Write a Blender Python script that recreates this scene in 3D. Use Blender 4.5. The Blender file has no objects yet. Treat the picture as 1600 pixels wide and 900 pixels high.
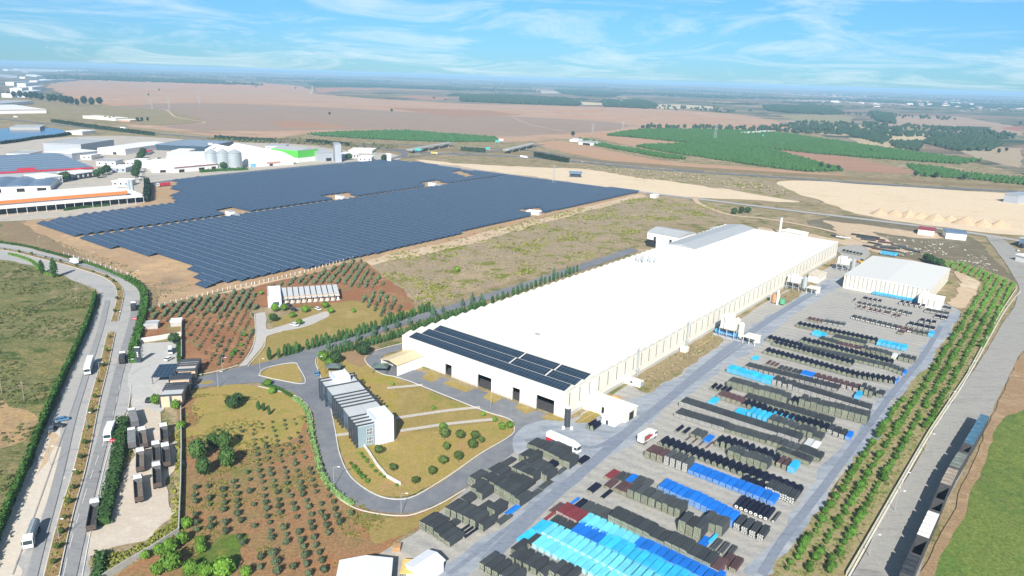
import bpy, bmesh, math, random
from mathutils import Vector, Matrix, noise as mnoise
R=math.radians; random.seed(7)
S=bpy.context.scene; C=S.collection
# ---------------- camera (drone, 130 m above the plain) ----------------
FPX=1115.; TH=math.atan(.031); HC=330.2*math.cos(TH); PT=math.atan(HC/FPX); H=130.
_X=Vector((1,0,0)); _U=Vector((0,math.sin(PT),math.cos(PT))); _D=Vector((0,math.cos(PT),-math.sin(PT)))
RV=math.cos(TH)*_X+math.sin(TH)*_U; UV_=-math.sin(TH)*_X+math.cos(TH)*_U
cd=bpy.data.cameras.new('camera'); cam=bpy.data.objects.new('camera',cd); C.objects.link(cam); S.camera=cam
cd.sensor_width=36; cd.lens=36*FPX/1600; cd.clip_start=1; cd.clip_end=200000
M3=Matrix((RV,UV_,-_D)).transposed(); cam.matrix_world=Matrix.Translation((0,0,H))@M3.to_4x4()
# ---------------- world, sun, exposure ----------------
SUN_EL=R(34); SUN_AZ=R(184.5)      # azimuth the light comes from, clockwise from +Y
w=bpy.data.worlds.new('World'); S.world=w; w.use_nodes=True
nt=w.node_tree; nt.nodes.clear()
def wn(t,**k):
    n=nt.nodes.new(t)
    for a,b in k.items(): setattr(n,a,b)
    return n
sky=wn('ShaderNodeTexSky',sky_type='NISHITA',sun_disc=False,sun_elevation=SUN_EL,sun_rotation=SUN_AZ,altitude=100,air_density=1.0,dust_density=0.0,ozone_density=1.5)
tc=wn('ShaderNodeTexCoord'); sep=wn('ShaderNodeSeparateXYZ'); nt.links.new(tc.outputs['Generated'],sep.inputs[0])
addz=wn('ShaderNodeMath',operation='ADD'); addz.inputs[1].default_value=.11; nt.links.new(sep.outputs[2],addz.inputs[0])
dx=wn('ShaderNodeMath',operation='DIVIDE'); dy=wn('ShaderNodeMath',operation='DIVIDE')
nt.links.new(sep.outputs[0],dx.inputs[0]); nt.links.new(addz.outputs[0],dx.inputs[1])
nt.links.new(sep.outputs[1],dy.inputs[0]); nt.links.new(addz.outputs[0],dy.inputs[1])
cmb=wn('ShaderNodeCombineXYZ'); nt.links.new(dx.outputs[0],cmb.inputs[0]); nt.links.new(dy.outputs[0],cmb.inputs[1])
nz=wn('ShaderNodeTexNoise'); nz.inputs['Scale'].default_value=.8; nz.inputs['Detail'].default_value=9; nz.inputs['Roughness'].default_value=.66; nz.inputs['Distortion'].default_value=.9
nt.links.new(cmb.outputs[0],nz.inputs['Vector'])
rp=wn('ShaderNodeValToRGB'); rp.color_ramp.elements[0].position=.46; rp.color_ramp.elements[0].color=(0,0,0,1); rp.color_ramp.elements[1].position=.72; rp.color_ramp.elements[1].color=(.68,.68,.68,1)
nt.links.new(nz.outputs['Fac'],rp.inputs[0])
tint=wn('ShaderNodeMix',data_type='RGBA',blend_type='MULTIPLY'); tint.inputs[0].default_value=1; 
tr=wn('ShaderNodeValToRGB'); tr.color_ramp.elements[0].position=0; tr.color_ramp.elements[0].color=(.34,.70,1.30,1); tr.color_ramp.elements[1].position=.5; tr.color_ramp.elements[1].color=(.95,1,1,1); e=tr.color_ramp.elements.new(.10); e.color=(.45,.90,1.40,1)
nt.links.new(sep.outputs[2],tr.inputs[0]); nt.links.new(tr.outputs[0],tint.inputs[7])
nt.links.new(sky.outputs[0],tint.inputs[6])
mx=wn('ShaderNodeMix',data_type='RGBA'); nt.links.new(rp.outputs[0],mx.inputs[0]); nt.links.new(tint.outputs[2],mx.inputs[6]); mx.inputs[7].default_value=(11,12.4,13.2,1)
bg=wn('ShaderNodeBackground'); bg.inputs[1].default_value=.056; nt.links.new(mx.outputs[2],bg.inputs[0])
wo=wn('ShaderNodeOutputWorld'); nt.links.new(bg.outputs[0],wo.inputs[0])
ld=bpy.data.lights.new('sun','SUN'); ld.energy=5.0; ld.angle=R(.5); ld.color=(1,.955,.88)
sun=bpy.data.objects.new('sun',ld); C.objects.link(sun)
_s=Vector((math.sin(SUN_AZ)*math.cos(SUN_EL),math.cos(SUN_AZ)*math.cos(SUN_EL),math.sin(SUN_EL)))
sun.rotation_euler=_s.to_track_quat('Z','Y').to_euler()
S.view_settings.view_transform='Standard'; S.view_settings.look='None'; S.view_settings.exposure=.58; S.view_settings.gamma=1
S.render.engine='CYCLES'; S.cycles.use_denoising=True; S.cycles.max_bounces=4; S.cycles.diffuse_bounces=2; S.cycles.glossy_bounces=2
S.cycles.transmission_bounces=2; S.cycles.volume_bounces=0; S.cycles.transparent_max_bounces=4
# ---------------- survey: where a sight line meets the plain (or a level z) ----------------
def G(px,py,z=0.):
    d=_D+RV*((px-800)/FPX)-UV_*((py-450)/FPX); t=(z-H)/min(d.z,-.0065)
    return Vector((d.x*t,d.y*t,z))
def az(a,b): return math.atan2(b[0]-a[0],b[1]-a[1])
# ---------------- materials ----------------
MATS={}
def mat(name,col,rough=.8,metal=0,var=.15,scale=.6,bump=0,rnd=0,spec=.5):
    if name in MATS: return MATS[name]
    m=bpy.data.materials.new(name); m.use_nodes=True; t=m.node_tree; b=t.nodes['Principled BSDF']
    b.inputs['Roughness'].default_value=rough; b.inputs['Metallic'].default_value=metal; b.inputs['Specular IOR Level'].default_value=spec
    n=t.nodes.new('ShaderNodeTexNoise'); n.inputs['Scale'].default_value=scale; n.inputs['Detail'].default_value=6
    g=t.nodes.new('ShaderNodeNewGeometry'); t.links.new(g.outputs['Position'],n.inputs['Vector'])
    mr=t.nodes.new('ShaderNodeMapRange'); mr.inputs[1].default_value=.3; mr.inputs[2].default_value=.7; mr.inputs[3].default_value=1-var; mr.inputs[4].default_value=1+var
    t.links.new(n.outputs['Fac'],mr.inputs[0]); last=mr.outputs[0]
    if rnd:
        oi=t.nodes.new('ShaderNodeObjectInfo'); m2=t.nodes.new('ShaderNodeMapRange'); m2.inputs[3].default_value=1-rnd; m2.inputs[4].default_value=1+rnd
        t.links.new(oi.outputs['Random'],m2.inputs[0]); mm=t.nodes.new('ShaderNodeMath'); mm.operation='MULTIPLY'
        t.links.new(last,mm.inputs[0]); t.links.new(m2.outputs[0],mm.inputs[1]); last=mm.outputs[0]
    vm=t.nodes.new('ShaderNodeVectorMath'); vm.operation='SCALE'; vm.inputs[0].default_value=col[:3]; t.links.new(last,vm.inputs['Scale'])
    t.links.new(vm.outputs[0],b.inputs['Base Color'])
    if bump:
        bp=t.nodes.new('ShaderNodeBump'); bp.inputs['Strength'].default_value=bump; t.links.new(n.outputs['Fac'],bp.inputs['Height']); t.links.new(bp.outputs[0],b.inputs['Normal'])
    MATS[name]=m; return m
def gmat(name,cols,s1=.012,s2=.12,s3=1.3,spk=.5,spots=None,stripe=None,stretch=None,vor=None,mixw=.5):
    """earth, grass or paving: slow patches of the given colours, mid blotches, fine grain; optional spots (col, scale, lo, hi) and stripes (azimuth deg, period m, strength)"""
    if name in MATS: return MATS[name]
    def sat(c):
        l=.3*c[0]+.6*c[1]+.1*c[2]; return tuple(max(.005,(l+(v-l)*1.10)*.96) for v in c)
    cols=[sat(c) for c in cols]; spots=[(sat(q[0]),*q[1:]) for q in (spots or [])]
    m=bpy.data.materials.new(name); m.use_nodes=True; t=m.node_tree; b=t.nodes['Principled BSDF']; b.inputs['Roughness'].default_value=.95; b.inputs['Specular IOR Level'].default_value=.15
    N=t.nodes.new; L=t.links.new
    pos=N('ShaderNodeNewGeometry').outputs['Position']
    def noise(s,det=5,rough=.6,vec=None):
        n=N('ShaderNodeTexNoise'); n.inputs['Scale'].default_value=s; n.inputs['Detail'].default_value=det; n.inputs['Roughness'].default_value=rough; L(vec or pos,n.inputs['Vector']); return n.outputs['Fac']
    def mth(op,a,c):
        q=N('ShaderNodeMath'); q.operation=op
        for i,v in enumerate((a,c)):
            if isinstance(v,(int,float)): q.inputs[i].default_value=v
            else: L(v,q.inputs[i])
        return q.outputs[0]
    vec=None
    if stretch:
        mp=N('ShaderNodeMapping'); mp.inputs['Rotation'].default_value=(0,0,R(stretch[0])); mp.inputs['Scale'].default_value=(1,stretch[1],1); L(pos,mp.inputs[0]); vec=mp.outputs[0]
    a=noise(s1,6,.6,vec); c=noise(s2,5,.65,vec)
    if vor:
        v=N('ShaderNodeTexVoronoi'); v.inputs['Scale'].default_value=vor; v.inputs['Randomness'].default_value=.8; L(vec or pos,v.inputs['Vector'])
        sp=N('ShaderNodeSeparateColor'); L(v.outputs['Color'],sp.inputs[0]); a=mth('ADD',mth('MULTIPLY',a,.3),mth('MULTIPLY',sp.outputs[0],.7))
    f=mth('ADD',mth('MULTIPLY',a,1-mixw),mth('MULTIPLY',c,mixw))
    rp=N('ShaderNodeValToRGB'); cr=rp.color_ramp
    lo,hi=(.36,.64) if not vor else (.2,.8)
    k=len(cols); cr.elements[0].position=lo; cr.elements[0].color=(*cols[0],1); cr.elements[1].position=hi; cr.elements[1].color=(*cols[-1],1)
    for i in range(1,k-1):
        e=cr.elements.new(lo+(hi-lo)*i/(k-1)); e.color=(*cols[i],1)
    L(f,rp.inputs[0]); col=rp.outputs[0]
    for sc in (spots or []):
        mr=N('ShaderNodeMapRange'); mr.inputs[1].default_value=sc[2]; mr.inputs[2].default_value=sc[3]; L(noise(sc[1],6,.7,vec),mr.inputs[0])
        mxx=N('ShaderNodeMix'); mxx.data_type='RGBA'; L(mr.outputs[0],mxx.inputs[0]); L(col,mxx.inputs[6]); mxx.inputs[7].default_value=(*sc[0],1); col=mxx.outputs[2]
    fine=noise(s3,4,.7); mr=N('ShaderNodeMapRange'); mr.inputs[1].default_value=.3; mr.inputs[2].default_value=.7; mr.inputs[3].default_value=1-spk; mr.inputs[4].default_value=1+spk; L(fine,mr.inputs[0]); k_=mr.outputs[0]
    if stripe:
        wv=N('ShaderNodeTexWave'); wv.inputs['Scale'].default_value=.314/stripe[1]; wv.inputs['Distortion'].default_value=.6; wv.inputs['Detail'].default_value=2; wv.bands_direction='X'
        mp=N('ShaderNodeMapping'); mp.vector_type='TEXTURE'; mp.inputs['Rotation'].default_value=(0,0,-R(stripe[0])); L(pos,mp.inputs[0]); L(mp.outputs[0],wv.inputs['Vector'])
        m2=N('ShaderNodeMapRange'); m2.inputs[3].default_value=1-stripe[2]; m2.inputs[4].default_value=1; L(wv.outputs['Fac'],m2.inputs[0]); k_=mth('MULTIPLY',k_,m2.outputs[0])
    vm=N('ShaderNodeVectorMath'); vm.operation='SCALE'; L(col,vm.inputs[0]); L(k_,vm.inputs['Scale']); L(vm.outputs[0],b.inputs['Base Color'])
    MATS[name]=m; return m
# ---------------- mesh builder ----------------
class MB:
    def __init__(s): s.v=[]; s.f=[]; s.m=[]
    def add(s,vs,fs,mi=0,M=None):
        o=len(s.v); s.v+= [tuple(M@Vector(p)) if M else tuple(p) for p in vs]; s.f+=[tuple(i+o for i in f) for f in fs]; s.m+=[mi]*len(fs); return s
    def box(s,x0,x1,y0,y1,z0,z1,mi=0,M=None):
        return s.add([(x0,y0,z0),(x1,y0,z0),(x1,y1,z0),(x0,y1,z0),(x0,y0,z1),(x1,y0,z1),(x1,y1,z1),(x0,y1,z1)],[(0,3,2,1),(4,5,6,7),(0,1,5,4),(1,2,6,5),(2,3,7,6),(3,0,4,7)],mi,M)
    def prism(s,pts,z0,z1,mi=0,top=True,bot=True):
        n=len(pts); vs=[(p[0],p[1],z0) for p in pts]+[(p[0],p[1],z1) for p in pts]
        fs=[(i,(i+1)%n,n+(i+1)%n,n+i) for i in range(n)]
        if top: fs.append(tuple(range(n,2*n)))
        if bot: fs.append(tuple(range(n-1,-1,-1)))
        return s.add(vs,fs,mi)
    def cyl(s,a,b,r0,r1=None,n=10,mi=0,caps=True):
        a=Vector(a); b=Vector(b); r1=r0 if r1 is None else r1; d=(b-a).normalized(); q=d.to_track_quat('Z','Y').to_matrix()
        vs=[]
        for c,r in ((a,r0),(b,r1)):
            for i in range(n):
                t=2*math.pi*i/n; vs.append(c+q@Vector((r*math.cos(t),r*math.sin(t),0)))
        fs=[(i,(i+1)%n,n+(i+1)%n,n+i) for i in range(n)]
        if caps: fs+=[tuple(range(n-1,-1,-1)),tuple(range(n,2*n))]
        return s.add(vs,fs,mi)
    def build(s,name,mats,parent=None,smooth=False,loc=None):
        me=bpy.data.meshes.new(name); me.from_pydata(s.v,[],s.f)
        mats=mats if isinstance(mats,(list,tuple)) else [mats]
        for m in mats: me.materials.append(m)
        if len(mats)>1: me.polygons.foreach_set('material_index',s.m)
        if smooth: me.polygons.foreach_set('use_smooth',[True]*len(me.polygons))
        me.update(); o=bpy.data.objects.new(name,me); C.objects.link(o)
        if parent: o.parent=parent
        if loc is not None: o.location=loc
        return o
USED=set()
def tag(o,label=None,cat=None,group=None,kind=None):
    if label:
        if label in USED and not group: print('DUPLABEL',label)
        USED.add(label); o['label']=label
    if cat: o['category']=cat
    if group: o['group']=group
    if kind: o['kind']=kind
    return o
def thing(name,label,cat,loc=(0,0,0),rz=0,group=None):
    o=bpy.data.objects.new(name,None); C.objects.link(o); o.location=loc; o.rotation_euler=(0,0,rz); o.empty_display_size=.5
    return tag(o,label,cat,group)
def copy_tree(o,parent=None,top=True):
    c=o.copy(); C.objects.link(c)
    if parent: c.parent=parent
    for ch in o.children: copy_tree(ch,c)
    return c
ONES='zeroth first second third fourth fifth sixth seventh eighth ninth tenth eleventh twelfth thirteenth fourteenth fifteenth sixteenth seventeenth eighteenth nineteenth'.split()
TENS={2:'twenty',3:'thirty',4:'forty',5:'fifty',6:'sixty',7:'seventy',8:'eighty',9:'ninety'}
def ordi(n):
    if n>=100: return 'hundred-and-'+ordi(n-100) if n>100 else 'hundredth'
    if n<20: return ONES[n]
    if n%10==0: return TENS[n//10][:-1]+'ieth'
    return TENS[n//10]+'-'+ONES[n%10]
def inpoly(x,y,P):
    c=False; j=len(P)-1
    for i in range(len(P)):
        if (P[i][1]>y)!=(P[j][1]>y) and x<(P[j][0]-P[i][0])*(y-P[i][1])/(P[j][1]-P[i][1])+P[i][0]: c=not c
        j=i
    return c
# flat sheets of ground
import mathutils.geometry as mg
def sheet(name,pts,z,m,jit=0,seg=8,world=False,kind='structure',label=None,smooth=True):
    P=[Vector((p[0],p[1],0)) if world else G(*p) for p in pts]
    if not world and len(P)>6 and smooth:      # round the corners, in proportion to the shorter neighbour edge
        Q=[]
        for i,b in enumerate(P):
            a,c=P[i-1],P[(i+1)%len(P)]; r=min((b-a).length,(c-b).length)*.42
            p,q=b+(a-b).normalized()*r,b+(c-b).normalized()*r
            for k in range(5): t=k/4; Q.append(p*(1-t)**2+b*2*t*(1-t)+q*t*t)
        P=Q
    if jit:
        Q=[]
        for i,a in enumerate(P):
            b=P[(i+1)%len(P)]; L=(b-a).length; n=max(1,min(80,int(L/(seg*.5)))) if L>seg*.5 else 1
            Q+=[a.lerp(b,k/n) for k in range(n)]
        P=[q+Vector((mnoise.noise(q/seg+Vector((7.1,3.3,1.7))),mnoise.noise(q/seg+Vector((91,13,5))),0))*jit*.9+Vector((mnoise.noise(q/seg*.3),mnoise.noise(q/seg*.3+Vector((31,3,5))),0))*jit for q in Q]
    tri=mg.tessellate_polygon([[Vector((p.x,p.y,0)) for p in P]])
    me=bpy.data.meshes.new(name); fs=[]
    for a,b,c in tri:
        n=(P[b]-P[a]).cross(P[c]-P[a]).z
        fs.append((a,b,c) if n>0 else (a,c,b))
    me.from_pydata([(p.x,p.y,z) for p in P],[],fs); me.materials.append(m); o=bpy.data.objects.new(name,me); C.objects.link(o); o['kind']=kind
    if label: o['label']=label
    return o
def smoothline(pts,n=6):
    out=[]; P=[pts[0]]+list(pts)+[pts[-1]]
    for i in range(1,len(P)-2):
        p0,p1,p2,p3=P[i-1],P[i],P[i+1],P[i+2]
        for k in range(n):
            t=k/n; out.append(.5*((2*p1)+(p2-p0)*t+(2*p0-5*p1+4*p2-p3)*t*t+(3*p1-p0-3*p2+p3)*t*t*t))
    out.append(P[-2]); return out
def ribbon(name,pts,width,z,m,world=False,z1=None,off=0,dash=None,kind='structure'):
    P=smoothline([G(*p) if not world else Vector((p[0],p[1],0)) for p in pts]); mb=MB(); L=0; n=len(P)
    def nr(i):
        d=(P[min(i+1,n-1)]-P[max(i-1,0)]).normalized(); return Vector((-d.y,d.x,0))
    for i in range(n-1):
        a,b=P[i],P[i+1]; seg=(b-a).length; L0=L; L+=seg
        if dash:
            t=0
            while t<seg:
                if ((L0+t)//dash)%2==0:
                    p=a.lerp(b,t/seg); q=a.lerp(b,min(1,(t+dash*.5)/seg)); na=nr(i)
                    mb.add([p+na*(off-width/2),q+na*(off-width/2),q+na*(off+width/2),p+na*(off+width/2)],[(0,1,2,3)])
                t+=dash*.5
            continue
        na,nb=nr(i),nr(i+1); A0,A1=a+na*(off+width/2),a+na*(off-width/2); B0,B1=b+nb*(off+width/2),b+nb*(off-width/2)
        if z1 is None: mb.add([A1,B1,B0,A0],[(0,1,2,3)])
        else:
            mb.add([A1,B1,B0,A0]+[p+Vector((0,0,z1-z)) for p in (A1,B1,B0,A0)],[(4,5,6,7),(0,1,5,4),(2,3,7,6),(1,2,6,5),(3,0,4,7)])
    mb.v=[(x,y,zz+z) for x,y,zz in mb.v]
    o=mb.build(name,m); o['kind']=kind; return o
# ======================= GROUND =======================
m_scrub=gmat('dry_scrub',[(.36,.28,.18),(.27,.22,.13),(.42,.33,.23)],.01,.08,.9,.35,spots=[((.13,.15,.05),.05,.52,.62),((.50,.42,.31),.03,.60,.70)])
m_country=gmat('patchwork_country',[(.05,.08,.04),(.30,.21,.16),(.08,.11,.06),(.33,.26,.19),(.06,.09,.05),(.42,.35,.26)],.0006,.004,.05,.15,vor=.0022,mixw=.35,stretch=(15,2.2),spots=[((.035,.065,.035),.003,.54,.60),((.60,.50,.38),.004,.62,.66)])
m_plain=gmat('ploughed_plain',[(.30,.20,.14),(.48,.33,.23),(.36,.22,.15)],.0025,.02,.25,.14,stretch=(12,4.),spots=[((.50,.25,.13),.0016,.52,.64),((.62,.50,.39),.005,.58,.68),((.24,.19,.13),.006,.60,.68)])
m_tan=gmat('dry_grass_tan',[(.33,.26,.16),(.27,.22,.13),(.38,.31,.20)],.02,.15,1.2,.3,spots=[((.16,.17,.06),.06,.54,.64)])
m_heath=gmat('heath_scrub',[(.42,.33,.22),(.31,.25,.17),(.37,.30,.20)],.018,.1,.8,.45,spots=[((.17,.19,.035),.045,.53,.60),((.10,.10,.06),.13,.60,.68),((.52,.42,.30),.02,.63,.72)])
m_red=gmat('red_soil',[(.33,.15,.075),(.27,.14,.08),(.38,.22,.12)],.02,.15,1.4,.35,spots=[((.24,.21,.10),.05,.55,.66),((.58,.42,.24),.018,.60,.72)])
m_red2=gmat('red_brown_orchard_floor',[(.36,.17,.085),(.29,.18,.10),(.24,.19,.09)],.018,.1,1.2,.35,spots=[((.17,.18,.06),.03,.55,.64)])
m_lawn=gmat('dry_lawn',[(.30,.27,.07),(.36,.27,.11),(.25,.25,.07)],.025,.12,1.5,.25,spots=[((.38,.25,.13),.04,.55,.68),((.14,.22,.04),.05,.62,.72)])
m_lawn2=gmat('dry_lawn_tan',[(.36,.28,.12),(.29,.23,.09),(.38,.29,.14)],.03,.14,1.5,.22,spots=[((.20,.22,.05),.05,.58,.68)])
m_field=gmat('rough_pasture',[(.25,.21,.10),(.15,.16,.07),(.32,.25,.15)],.015,.1,.7,.5,spots=[((.07,.10,.03),.05,.54,.62),((.26,.21,.13),.03,.62,.72)],stretch=(-35,1.6))
m_field2=gmat('bare_pasture_corner',[(.46,.32,.16),(.38,.27,.16),(.28,.22,.13)],.03,.12,.8,.35)
m_green=gmat('green_crop_field',[(.11,.18,.05),(.16,.20,.06),(.09,.15,.045)],.02,.2,1.3,.45,spots=[((.20,.16,.09),.02,.62,.74)])
m_rbrown=gmat('bare_verge_earth',[(.36,.25,.15),(.30,.21,.13),(.42,.31,.2)],.04,.3,1.8,.3)
m_sand=gmat('quarry_sand',[(.62,.50,.36),(.70,.58,.43),(.58,.46,.31)],.012,.08,.5,.12,stretch=(40,2.5))
m_pale=gmat('pale_track_earth',[(.62,.50,.36),(.52,.40,.28),(.66,.56,.42)],.02,.15,1.,.15)
m_pale2=gmat('dusty_lot',[(.60,.54,.46),(.55,.48,.40),(.64,.59,.52)],.03,.2,1.2,.1,spots=[((.50,.38,.27),.03,.6,.75)])
m_conc=gmat('yard_concrete',[(.37,.365,.35),(.43,.415,.38),(.33,.335,.34)],.015,.12,.9,.14,stripe=(128,5.2,.12),stretch=(52,3.5),spots=[((.56,.50,.40),.03,.58,.72)])
m_wet=gmat('worn_asphalt_blue_grey',[(.22,.25,.30),(.33,.36,.40),(.44,.45,.46)],.02,.12,.8,.10,stretch=(-52,2.6))
m_asph=gmat('asphalt',[(.16,.175,.20),(.20,.21,.23),(.26,.265,.27)],.03,.18,1.4,.10)
m_asphd=gmat('asphalt_fresh',[(.10,.11,.14),(.13,.14,.17)],.03,.18,1.4,.1)
m_road=gmat('highway_concrete',[(.36,.36,.36),(.43,.42,.40),(.32,.33,.34)],.02,.12,1.2,.12,stretch=(70,4.))
m_rroad=gmat('old_road_surface',[(.30,.29,.28),(.36,.35,.32),(.27,.26,.26)],.02,.12,1.2,.12,stretch=(-52,5.),spots=[((.22,.20,.18),.02,.58,.7)])
m_farroad=gmat('far_road',[(.14,.15,.17),(.20,.21,.23)],.02,.1,1,.1)
m_kerb=mat('kerb_stone',(.62,.60,.55),var=.1)
m_path=mat('paving_stone',(.50,.46,.40),var=.1,scale=1.2)
m_paint=mat('road_paint',(.75,.75,.72),var=.1)
m_water=mat('pond_water',(.03,.07,.15),rough=.15,var=.05)
m_vine=gmat('striped_vineyard_ground',[(.42,.36,.22),(.46,.40,.26)],.01,.1,.3,.1)

# one sheet to the horizon
gs=MB(); gs.add([(-60000,-800,0),(60000,-800,0),(60000,60000,0),(-60000,60000,0)],[(0,1,2,3)]); gs.build('ground',m_scrub)['kind']='structure'
far=[(-60000,59000),(-60000,1500)]+[tuple(G(*p)[:2]) for p in ((0,152),(200,150),(400,160),(700,172),(1000,180),(1150,185),(1260,205),(1330,225),(1450,240),(1560,262),(1640,285))]+[(2400,900),(60000,9000),(60000,59000)]
sheet('countryside',[(a,b) for a,b in far],.01,m_country,world=True)
ZL=[.02]
def sh(name,pts,m,jit=0,seg=8,dz=.0042,**k):
    ZL[0]+=dz; return sheet(name,pts,ZL[0],m,jit,seg,**k)
sh('plain',[(66,131),(170,122),(300,124),(470,133),(500,148),(640,158),(720,162),(900,166),(1000,169),(1130,176),(1230,190),(1250,205),(1100,204),(1000,204),(940,212),(800,224),(700,214),(600,207),(480,209),(400,216),(330,213),(270,206),(170,192),(150,168),(100,150)],m_plain,30,120)
mf=gmat('fallow_field',[(.27,.205,.16),(.34,.25,.19),(.24,.19,.15)],.004,.03,.2,.1,stretch=(12,5.))
sh('fallow_field',[(150,166),(300,160),(480,166),(700,178),(900,186),(1000,196),(940,206),(800,214),(700,208),(600,202),(470,204),(330,206),(270,200),(190,188)],mf,16,80)
sh('fallow_field',[(250,126),(400,128),(470,136),(420,142),(280,138)],gmat('rosy_field',[(.52,.29,.17),(.44,.28,.19)],.004,.03,.2,.1,stretch=(12,4)),20,90)
sh('fallow_field',[(330,118),(470,124),(560,128),(480,130),(360,126)],gmat('chalky_field',[(.62,.55,.46),(.42,.33,.26)],.006,.03,.2,.15,stretch=(12,4)),20,90)
sh('fallow_field',[(600,168),(760,172),(820,180),(700,182)],gmat('umber_field',[(.30,.18,.12),(.40,.24,.15)],.006,.03,.2,.1,stretch=(12,4)),20,90)
sh('terracotta_field',[(490,137),(600,138),(700,142),(735,150),(680,157),(600,150),(500,147)],gmat('terracotta',[(.44,.22,.13),(.36,.22,.16)],.005,.03,.2,.1),20,80)
sh('brown_field',[(425,190),(480,189),(550,199),(470,201),(440,199)],gmat('brown_plough',[(.33,.21,.15),(.40,.24,.15)],.01,.05,.2,.1),8,60)
for i,(pts,cols) in enumerate([
 ([(940,149),(1010,152),(1000,158),(955,156)],[(.55,.45,.30),(.50,.42,.3)]),([(830,140),(905,139),(900,146),(850,146)],[(.50,.40,.33),(.55,.48,.40)]),
 ([(895,152),(950,157),(945,164),(912,164)],[(.62,.50,.32),(.6,.5,.36)]),([(1025,163),(1100,163),(1120,170),(1030,170)],[(.60,.50,.36),(.5,.42,.3)]),
 ([(1305,195),(1370,196),(1360,210),(1310,212)],[(.50,.38,.24),(.42,.34,.22)]),([(1330,215),(1395,222),(1415,238),(1350,232)],[(.52,.42,.28),(.42,.34,.22)]),
 ([(1380,180),(1500,182),(1600,200),(1600,212),(1480,200),(1390,196)],[(.36,.26,.20),(.42,.32,.24)]),([(1560,200),(1600,196),(1600,206)],[(.34,.16,.12),(.34,.18,.13)]),
 ([(1470,226),(1600,232),(1600,262),(1520,246)],[(.42,.34,.24),(.36,.30,.22)]),([(1200,138),(1400,152),(1420,166),(1240,158)],[(.42,.32,.26),(.36,.28,.22)]),
 ([(780,120),(840,123),(820,133),(760,130)],[(.50,.38,.32),(.55,.46,.4)]),([(1380,208),(1440,208),(1450,220),(1400,222)],[(.56,.46,.30),(.5,.4,.27)])]):
    sh('dry_field',pts,gmat('dry_field_%d'%i,cols,.004,.02,.2,.1),16,90)
m_dg=gmat('far_dark_crop',[(.05,.085,.045),(.07,.10,.05)],.01,.05,.2,.2)
for pts in ([(490,131),(560,127),(700,134),(720,142),(600,137),(500,135)],[(560,118),(640,115),(680,128),(600,126)],[(870,139),(960,150),(970,154),(900,150)],[(1240,160),(1300,158),(1320,170),(1260,172)],[(1445,196),(1550,198),(1540,204),(1450,202)]):
    sh('crop_field',pts,m_dg,14,80)
sh('vineyard_field',[(1215,180),(1300,178),(1336,183),(1326,190),(1295,193),(1250,190)],gmat('vine_rows',[(.45,.40,.22),(.50,.43,.28)],.01,.1,.3,.1,stripe=(75,14,.75)),4,40)
sh('vineyard_field',[(1380,198),(1440,197),(1462,201),(1390,205)],MATS['vine_rows'],4,40)
m_or=gmat('orange_earth',[(.50,.29,.16),(.42,.27,.18),(.48,.34,.22)],.01,.06,.5,.15,stretch=(50,3))
sh('orange_field',[(830,224),(872,218),(940,232),(1030,252),(1180,262),(1330,274),(1370,282),(1250,276),(1100,266),(960,255),(890,240)],m_or,6,50)
sh('red_field',[(915,212),(945,211),(1075,224),(1080,228),(985,228)],m_or,3,40)
sh('red_field',[(1200,234),(1260,236),(1330,246),(1430,268),(1420,272),(1330,268),(1260,252)],gmat('red_plough',[(.33,.19,.13),(.40,.25,.17)],.01,.06,.4,.15,stretch=(50,3)),3,40)
sh('olive_verge',[(320,214),(480,216),(600,226),(700,232),(840,238),(1000,256),(1200,268),(1400,280),(1600,290),(1600,296),(1400,285),(1200,273),(1000,260),(830,243),(640,232),(500,226),(330,221)],gmat('olive_verge_grass',[(.20,.17,.08),(.27,.20,.12),(.15,.15,.06)],.02,.1,.6,.3),5,30)
sh('sand_ground',[(650,248),(720,256),(830,262),(900,262),(1000,277),(1120,290),(1190,300),(1270,318),(1150,312),(1000,302),(880,284),(760,272),(660,256)],m_sand,10,20)
sh('scrub_ground',[(905,262),(1100,268),(1205,283),(1300,322),(1200,306),(1090,290),(980,275)],m_heath,10,20)
sh('quarry_floor',[(1205,284),(1262,281),(1400,292),(1540,299),(1620,306),(1620,372),(1450,352),(1370,342),(1320,328),(1290,315),(1240,300)],m_sand,8,20)
sh('heath',[(560,405),(640,385),(830,338),(1000,303),(1100,312),(1180,330),(1165,350),(1090,350),(1020,352),(990,385),(905,412),(760,450),(680,480),(650,475),(600,440)],m_heath,8,14)
sh('heath',[(1330,335),(1420,350),(1530,372),(1560,410),(1590,440),(1560,440),(1490,420),(1390,398),(1330,375),(1290,360),(1250,345)],gmat('dark_heath',[(.22,.18,.13),(.17,.15,.10),(.25,.22,.16)],.02,.1,.8,.4,spots=[((.62,.56,.46),.06,.66,.72)]),6,14)
for pts in ([(1180,355),(1250,363),(1400,388),(1390,396),(1300,378),(1180,360)],[(1290,345),(1340,350),(1420,392),(1380,398),(1320,378)],[(1340,350),(1430,362),(1520,370),(1480,374),(1430,372),(1360,362)]):
    sh('bare_earth',pts,m_pale,5,10)
# solar park floor
sh('solar_park_soil',[(20,352),(60,335),(230,318),(235,288),(300,280),(480,262),(600,248),(700,258),(800,272),(1005,300),(1012,304),(900,332),(780,362),(640,396),(560,414),(420,442),(330,462),(240,478),(228,470),(222,450),(200,430),(130,405),(60,382)],gmat('orange_soil',[(.46,.28,.15),(.40,.29,.19),(.55,.38,.22)],.018,.1,.7,.2,spots=[((.28,.22,.15),.02,.58,.68)]),6,12)
sh('bare_earth',[(640,392),(780,358),(850,340),(1000,303),(1012,306),(860,345),(790,366),(690,392),(560,418),(330,470),(322,462),(560,411)],m_pale,3,10)
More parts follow.
